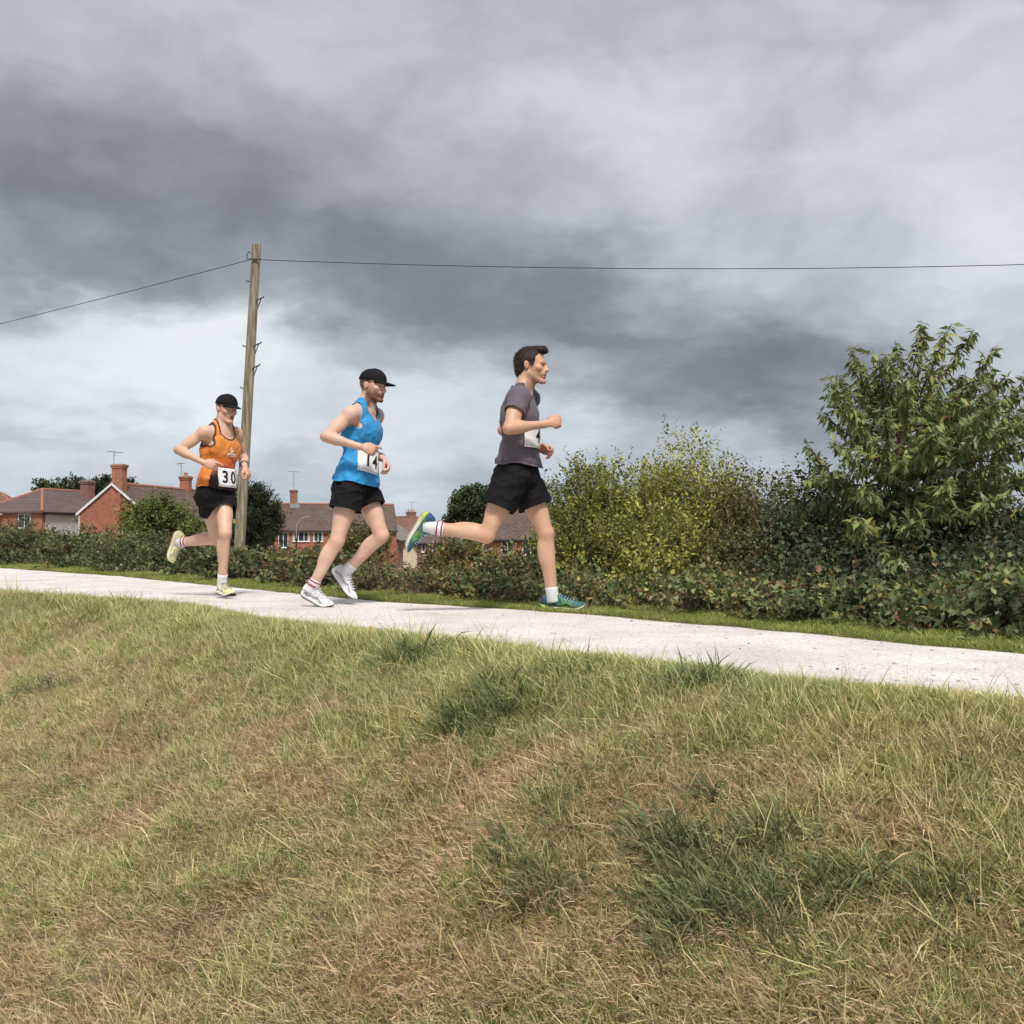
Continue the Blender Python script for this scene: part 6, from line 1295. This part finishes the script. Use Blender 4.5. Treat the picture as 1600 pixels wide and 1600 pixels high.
# ------------------------------------------------------------------ the three runners
def JJ(Y, d):
    """joint table: name -> (px, py, depth offset)"""
    return {k: at(v[0], v[1], Y+v[2]) for k, v in d.items()}
def dirpt(base, v, k=1.0): return base+np.array(v, float)*k

def runners():
    K = .0052
    # -- runner in the grey T-shirt
    Y = 7.08; J = JJ(Y, dict(hipR=(800, 742, -.085), hipL=(818, 742, .085), neck=(817, 609, 0), shR=(812, 621, -.175), shL=(827, 623, .165), elR=(795, 669, -.30), wrR=(851, 663, -.20), haR=(869, 658, -.18),
        elL=(787, 672, .22), wrL=(836, 698, .10), haL=(852, 702, .08), knR=(761, 836, -.12), anR=(673, 824, -.10), knL=(853, 833, .06), anL=(863, 931, .05), head=(831, 572, -.01)))
    J['face'] = J['head']+np.array([.95, -.30, -.06]); J['hup'] = J['head']+np.array([.10, 0, 1])
    J['toeR'] = J['anR']+np.array([-.50, .05, -.86]); J['upR'] = J['anR']+np.array([.80, .0, -.47]); J['toeL'] = J['anL']+np.array([.97, -.22, -.03]); J['upL'] = J['anL']+np.array([0.02, -.25, 1.])
    J['thumbR'] = np.array([-.2, 0, 1.]); J['palmR'] = np.array([.2, .9, -.1]); J['thumbL'] = np.array([.5, 0, 1.]); J['palmL'] = np.array([-.2, -.8, -.5])
    grey = np.array([.135, .112, .138])
    def col(V, r, f, u, tf, hem):
        C = np.tile(grey, (len(V), 1))*(.92+.16*fbm(V, 8, 3, 2))[:, None]; C *= np.where(np.abs(tf+.010) < .009, .62, 1)[:, None]; C *= np.where(np.abs(hem+.016) < .003, .6, 1)[:, None]
        lg = ((np.abs(r-.01) < .045) & (f > .03) & (np.abs(u-.30) < .012)); C[lg] = (.62, .50, .12); return C
    blue = NT('blue_green_knit'); blue_o = blue.obj(); sp = blue.n('ShaderNodeSeparateXYZ'); blue.l(blue_o, sp.inputs[0]); nn = blue.noise(28, 4, .6, None, 1.2)
    v = blue.math('ADD', blue.math('MULTIPLY', sp.outputs[0], 3.0), blue.math('MULTIPLY', nn.outputs['Fac'], .9))
    blue.color(blue.ramp(v, [(.05, (.03, .08, .16, 1)), (.28, (.035, .09, .17, 1)), (.42, (.07, .20, .13, 1)), (.52, (.13, .30, .11, 1)), (.62, (.05, .16, .17, 1)), (.9, (.04, .10, .14, 1))])); blue.set(Roughness=.75)
    mid = NT('white_lime_foam'); sp = mid.n('ShaderNodeSeparateXYZ'); mid.l(mid.obj(), sp.inputs[0]); wv = mid.math('ADD', mid.math('MULTIPLY', sp.outputs[2], 2.2), mid.math('MULTIPLY', sp.outputs[0], -1.0))
    mid.color(mid.ramp(mid.math('MULTIPLY', wv, 4.0), [(.46, (.70, .68, .62, 1)), (.52, (.46, .56, .14, 1))])); mid.set(Roughness=.6)
    beige = simple('tan_rubber', (.50, .42, .28), .7, .2, 30); lace = simple('pale_blue_lace', (.30, .42, .62), .7, .1, 20); lime = simple('lime_overlay', (.13, .24, .08), .6, .15, 20)
    a = dict(mu=blue.mat, mm=mid.mat, mo=beige, laces=lace, accent=lime)
    A = person('leading runner in a grey T-shirt with short dark hair, one leg flung back', J, math.radians(20), 1.0, dict(skin=(.63, .39, .27), hair=(.035, .02, .015), curlR=1.25, curlL=.85, mouth=.007, beard=(.38, (.20, .12, .09)),
        top=dict(name='tshirt', sleeve=True, hem=.055, color=col, rough=.8), seed=4, shorts_len=.55, waist=.10, flare=.006, strap=M_RED, sockR=.085, sockL=.055, shoe_scale=.99, shoeR=a, shoeL=a,
        bib=dict(turn=.42, r=.02, f0=0, u=.235, w=.20, h=.155, size=.125, digits=[('4', .018)], R=.17, tilt=.0)))
    # -- runner in the blue vest
    Y = 7.80; J = JJ(Y, dict(hipR=(548, 757, -.09), hipL=(565, 757, .085), neck=(574, 633, 0), shR=(549, 646, -.165), shL=(588, 649, .155), elR=(509, 682, -.26), wrR=(562, 698, -.27), haR=(580, 702, -.25),
        elL=(572, 700, .26), wrL=(598, 716, .06), haL=(605, 727, .03), knR=(527, 845, -.14), anR=(488, 917, -.12), knL=(597, 837, .02), anL=(541, 893, .12), head=(583, 604, 0)))
    J['face'] = J['head']+np.array([.90, -.42, -.12]); J['hup'] = J['head']+np.array([.14, 0, 1])
    J['toeR'] = J['anR']+np.array([.72, -.45, -.32]); J['upR'] = J['anR']+np.array([.25, -.25, 1.]); J['toeL'] = J['anL']+np.array([.58, -.18, -.80]); J['upL'] = J['anL']+np.array([.80, -.05, .55])
    J['thumbR'] = np.array([-.1, 0, 1.]); J['palmR'] = np.array([.3, .9, -.2]); J['thumbL'] = np.array([-.3, -.6, .8]); J['palmL'] = np.array([-.7, -.3, -.3])
    bl = np.array([.035, .31, .68])
    def col(V, r, f, u, tf, hem):
        C = np.tile(bl, (len(V), 1))*(.94+.12*fbm(V, 8, 3, 2))[:, None]; C *= np.where(np.abs(tf+.012) < .0035, .65, 1)[:, None]; return C*np.where(np.abs(hem+.016) < .003, .75, 1)[:, None]
    wht = cloth('white_knit_upper', (.74, .74, .76), .7, .1); foam = simple('white_foam', (.80, .79, .76), .6, .06, 20); gl = simple('grey_overlay', (.42, .41, .48), .6, .1, 20); wl = simple('white_lace', (.8, .8, .82), .7, .05, 20)
    a = dict(mu=wht, mm=foam, mo=M_OUTSOLE, laces=wl, accent=gl)
    B = person('middle runner in a bright blue vest and black cap, wearing bib 14', J, math.radians(26), .965, dict(skin=(.70, .46, .36), hair=(.075, .04, .024), curlR=1.0, curlL=.9, pointR=True, mouth=.009, beard=(1.0, (.16, .075, .04)), hair_on_sides=True,
        cap=True, top=dict(name='vest', loose=.020, sleeve=False, v=True, hem=.005, color=col, rough=.65), seed=9, shorts_len=.45, waist=.03, flare=.008, strap=M_RED, sockR=.055, sockL=.075, shoe_scale=.97, shoeR=a, shoeL=a, watch='L',
        bib=dict(turn=.25, r=.02, f0=0, u=.155, w=.205, h=.165, size=.128, digits=[('1', -.032), ('4', .036)], R=.16, tilt=-.10)))
    # -- runner in the orange singlet
    Y = 8.88; J = JJ(Y, dict(hipR=(328, 771, -.075), hipL=(348, 770, .065), neck=(350, 667, 0), shR=(321, 675, -.125), shL=(368, 677, .13), elR=(279, 703, -.13), wrR=(316, 722, -.27), haR=(333, 727, -.28),
        elL=(380, 715, .24), wrL=(382, 727, .02), haL=(387, 738, .0), knR=(338, 842, .10), anR=(285, 847, .28), knL=(352, 833, -.15), anL=(347, 911, -.05), head=(354, 640, 0)))
    J['face'] = J['head']+np.array([.74, -.66, -.14]); J['hup'] = J['head']+np.array([.06, 0, 1])
    J['toeR'] = J['anR']+np.array([-.32, .15, -.92]); J['upR'] = J['anR']+np.array([.85, -.45, -.30]); J['toeL'] = J['anL']+np.array([.60, -.78, -.10]); J['upL'] = J['anL']+np.array([0.05, -.1, 1.])
    J['thumbR'] = np.array([0, 0, 1.]); J['palmR'] = np.array([.3, .8, -.2]); J['thumbL'] = np.array([-.4, -.5, .8]); J['palmL'] = np.array([-.7, .2, -.2])
    o1, o2, o3, dk = np.array([.78, .27, .06]), np.array([.62, .13, .03]), np.array([.16, .025, .02]), np.array([.035, .012, .012])
    def col(V, r, f, u, tf, hem):
        g = np.clip((.33-u)/.10, 0, 1)[:, None]; C = o1*(1-g)+o2*g; g = np.clip((.225-u+.02*(fbm(V, 12, 3, 2)-.5))/.03, 0, 1)[:, None]; C = C*(1-g)+o3*g; g = np.clip((.165-u)/.03, 0, 1)[:, None]; C = C*(1-g)+dk*g
        sidep = (r > .112+.0*u) & (f < .07); C[sidep] = np.array([.80, .26, .05])*.95; C *= (.93+.14*fbm(V, 8, 3, 2))[:, None]; C[tf > -.013] = (.06, .02, .015); return C
    cream = cloth('cream_lime_knit', (.72, .70, .36), .7, .1); foam2 = simple('cream_foam', (.76, .70, .60), .6, .1, 20); wl2 = simple('grey_lace', (.35, .33, .30), .7, .05, 20); ora = simple('peach_rubber', (.70, .40, .25), .7, .15, 20)
    a = dict(mu=cream, mm=foam2, mo=ora, laces=wl2, accent=simple('white_overlay', (.75, .75, .72), .6, .05, 20)); a2 = dict(a, mo=M_OUTSOLE)
    Cc = person('last runner, in an orange singlet and black cap, wearing bib 30', J, math.radians(40), .955, dict(skin=(.70, .455, .345), hair=(.12, .07, .045), curlR=.95, curlL=1.1, pointR=True, mouth=.004, beard=None, hair_on_sides=True,
        cap=True, top=dict(name='singlet', loose=.010, sleeve=False, hem=.035, color=col, rough=.55), seed=15, shorts_len=.44, waist=.06, flare=.004, strap=M_RED, sockR=.06, sockL=.075, shoe_scale=.95, shoeR=a, shoeL=a2, watch='L',
        bib=dict(turn=.0, r=.0, f0=0, u=.125, w=.19, h=.15, size=.135, digits=[('3', -.040), ('0', .042)], R=.30, tilt=.03)))
    # small white club badge on the orange singlet: ring above a bar of lettering
    G, tor, cf, cr, tu, off = Cc['G'], Cc['tor'], Cc['cf'], Cc['cr'], Cc['tu'], Cc['off']; rt = unit(np.cross(tu, cf)); wh = simple('white_club_print', (.80, .78, .74), .6, .05, 20)
    c0 = tor(-.015, 0, .315); d = Cc['surf'](c0, cf); c = c0+cf*(d+.010)-off; mb = MB()
    ang = np.linspace(0, 2*math.pi, 15); mb.tube([c+tu*.026+rt*math.cos(t)*.013+tu*math.sin(t)*.014-cf*.001 for t in ang], .0032, 5); mb.tube([c+tu*.004-rt*.004, c+tu*.022+rt*.006], .004, 5)
    for k in range(6): x = -.036+k*.0145; mb.tube([c+rt*x-tu*.012-cf*(x*x*3), c+rt*x+tu*.001-cf*(x*x*3)], .0032, 4); mb.tube([c+rt*x+tu*.001-cf*(x*x*3), c+rt*(x+.008)-tu*(.002 if k % 2 else .012)-cf*(x*x*3)], .0028, 4)
    mb.tube([c-rt*.036-tu*.022-cf*.004, c+rt*.038-tu*.022-cf*.004], .0028, 4); b = mb.build('club_badge', [wh], Cc['body']); b['kind'] = 'stuff'
runners()
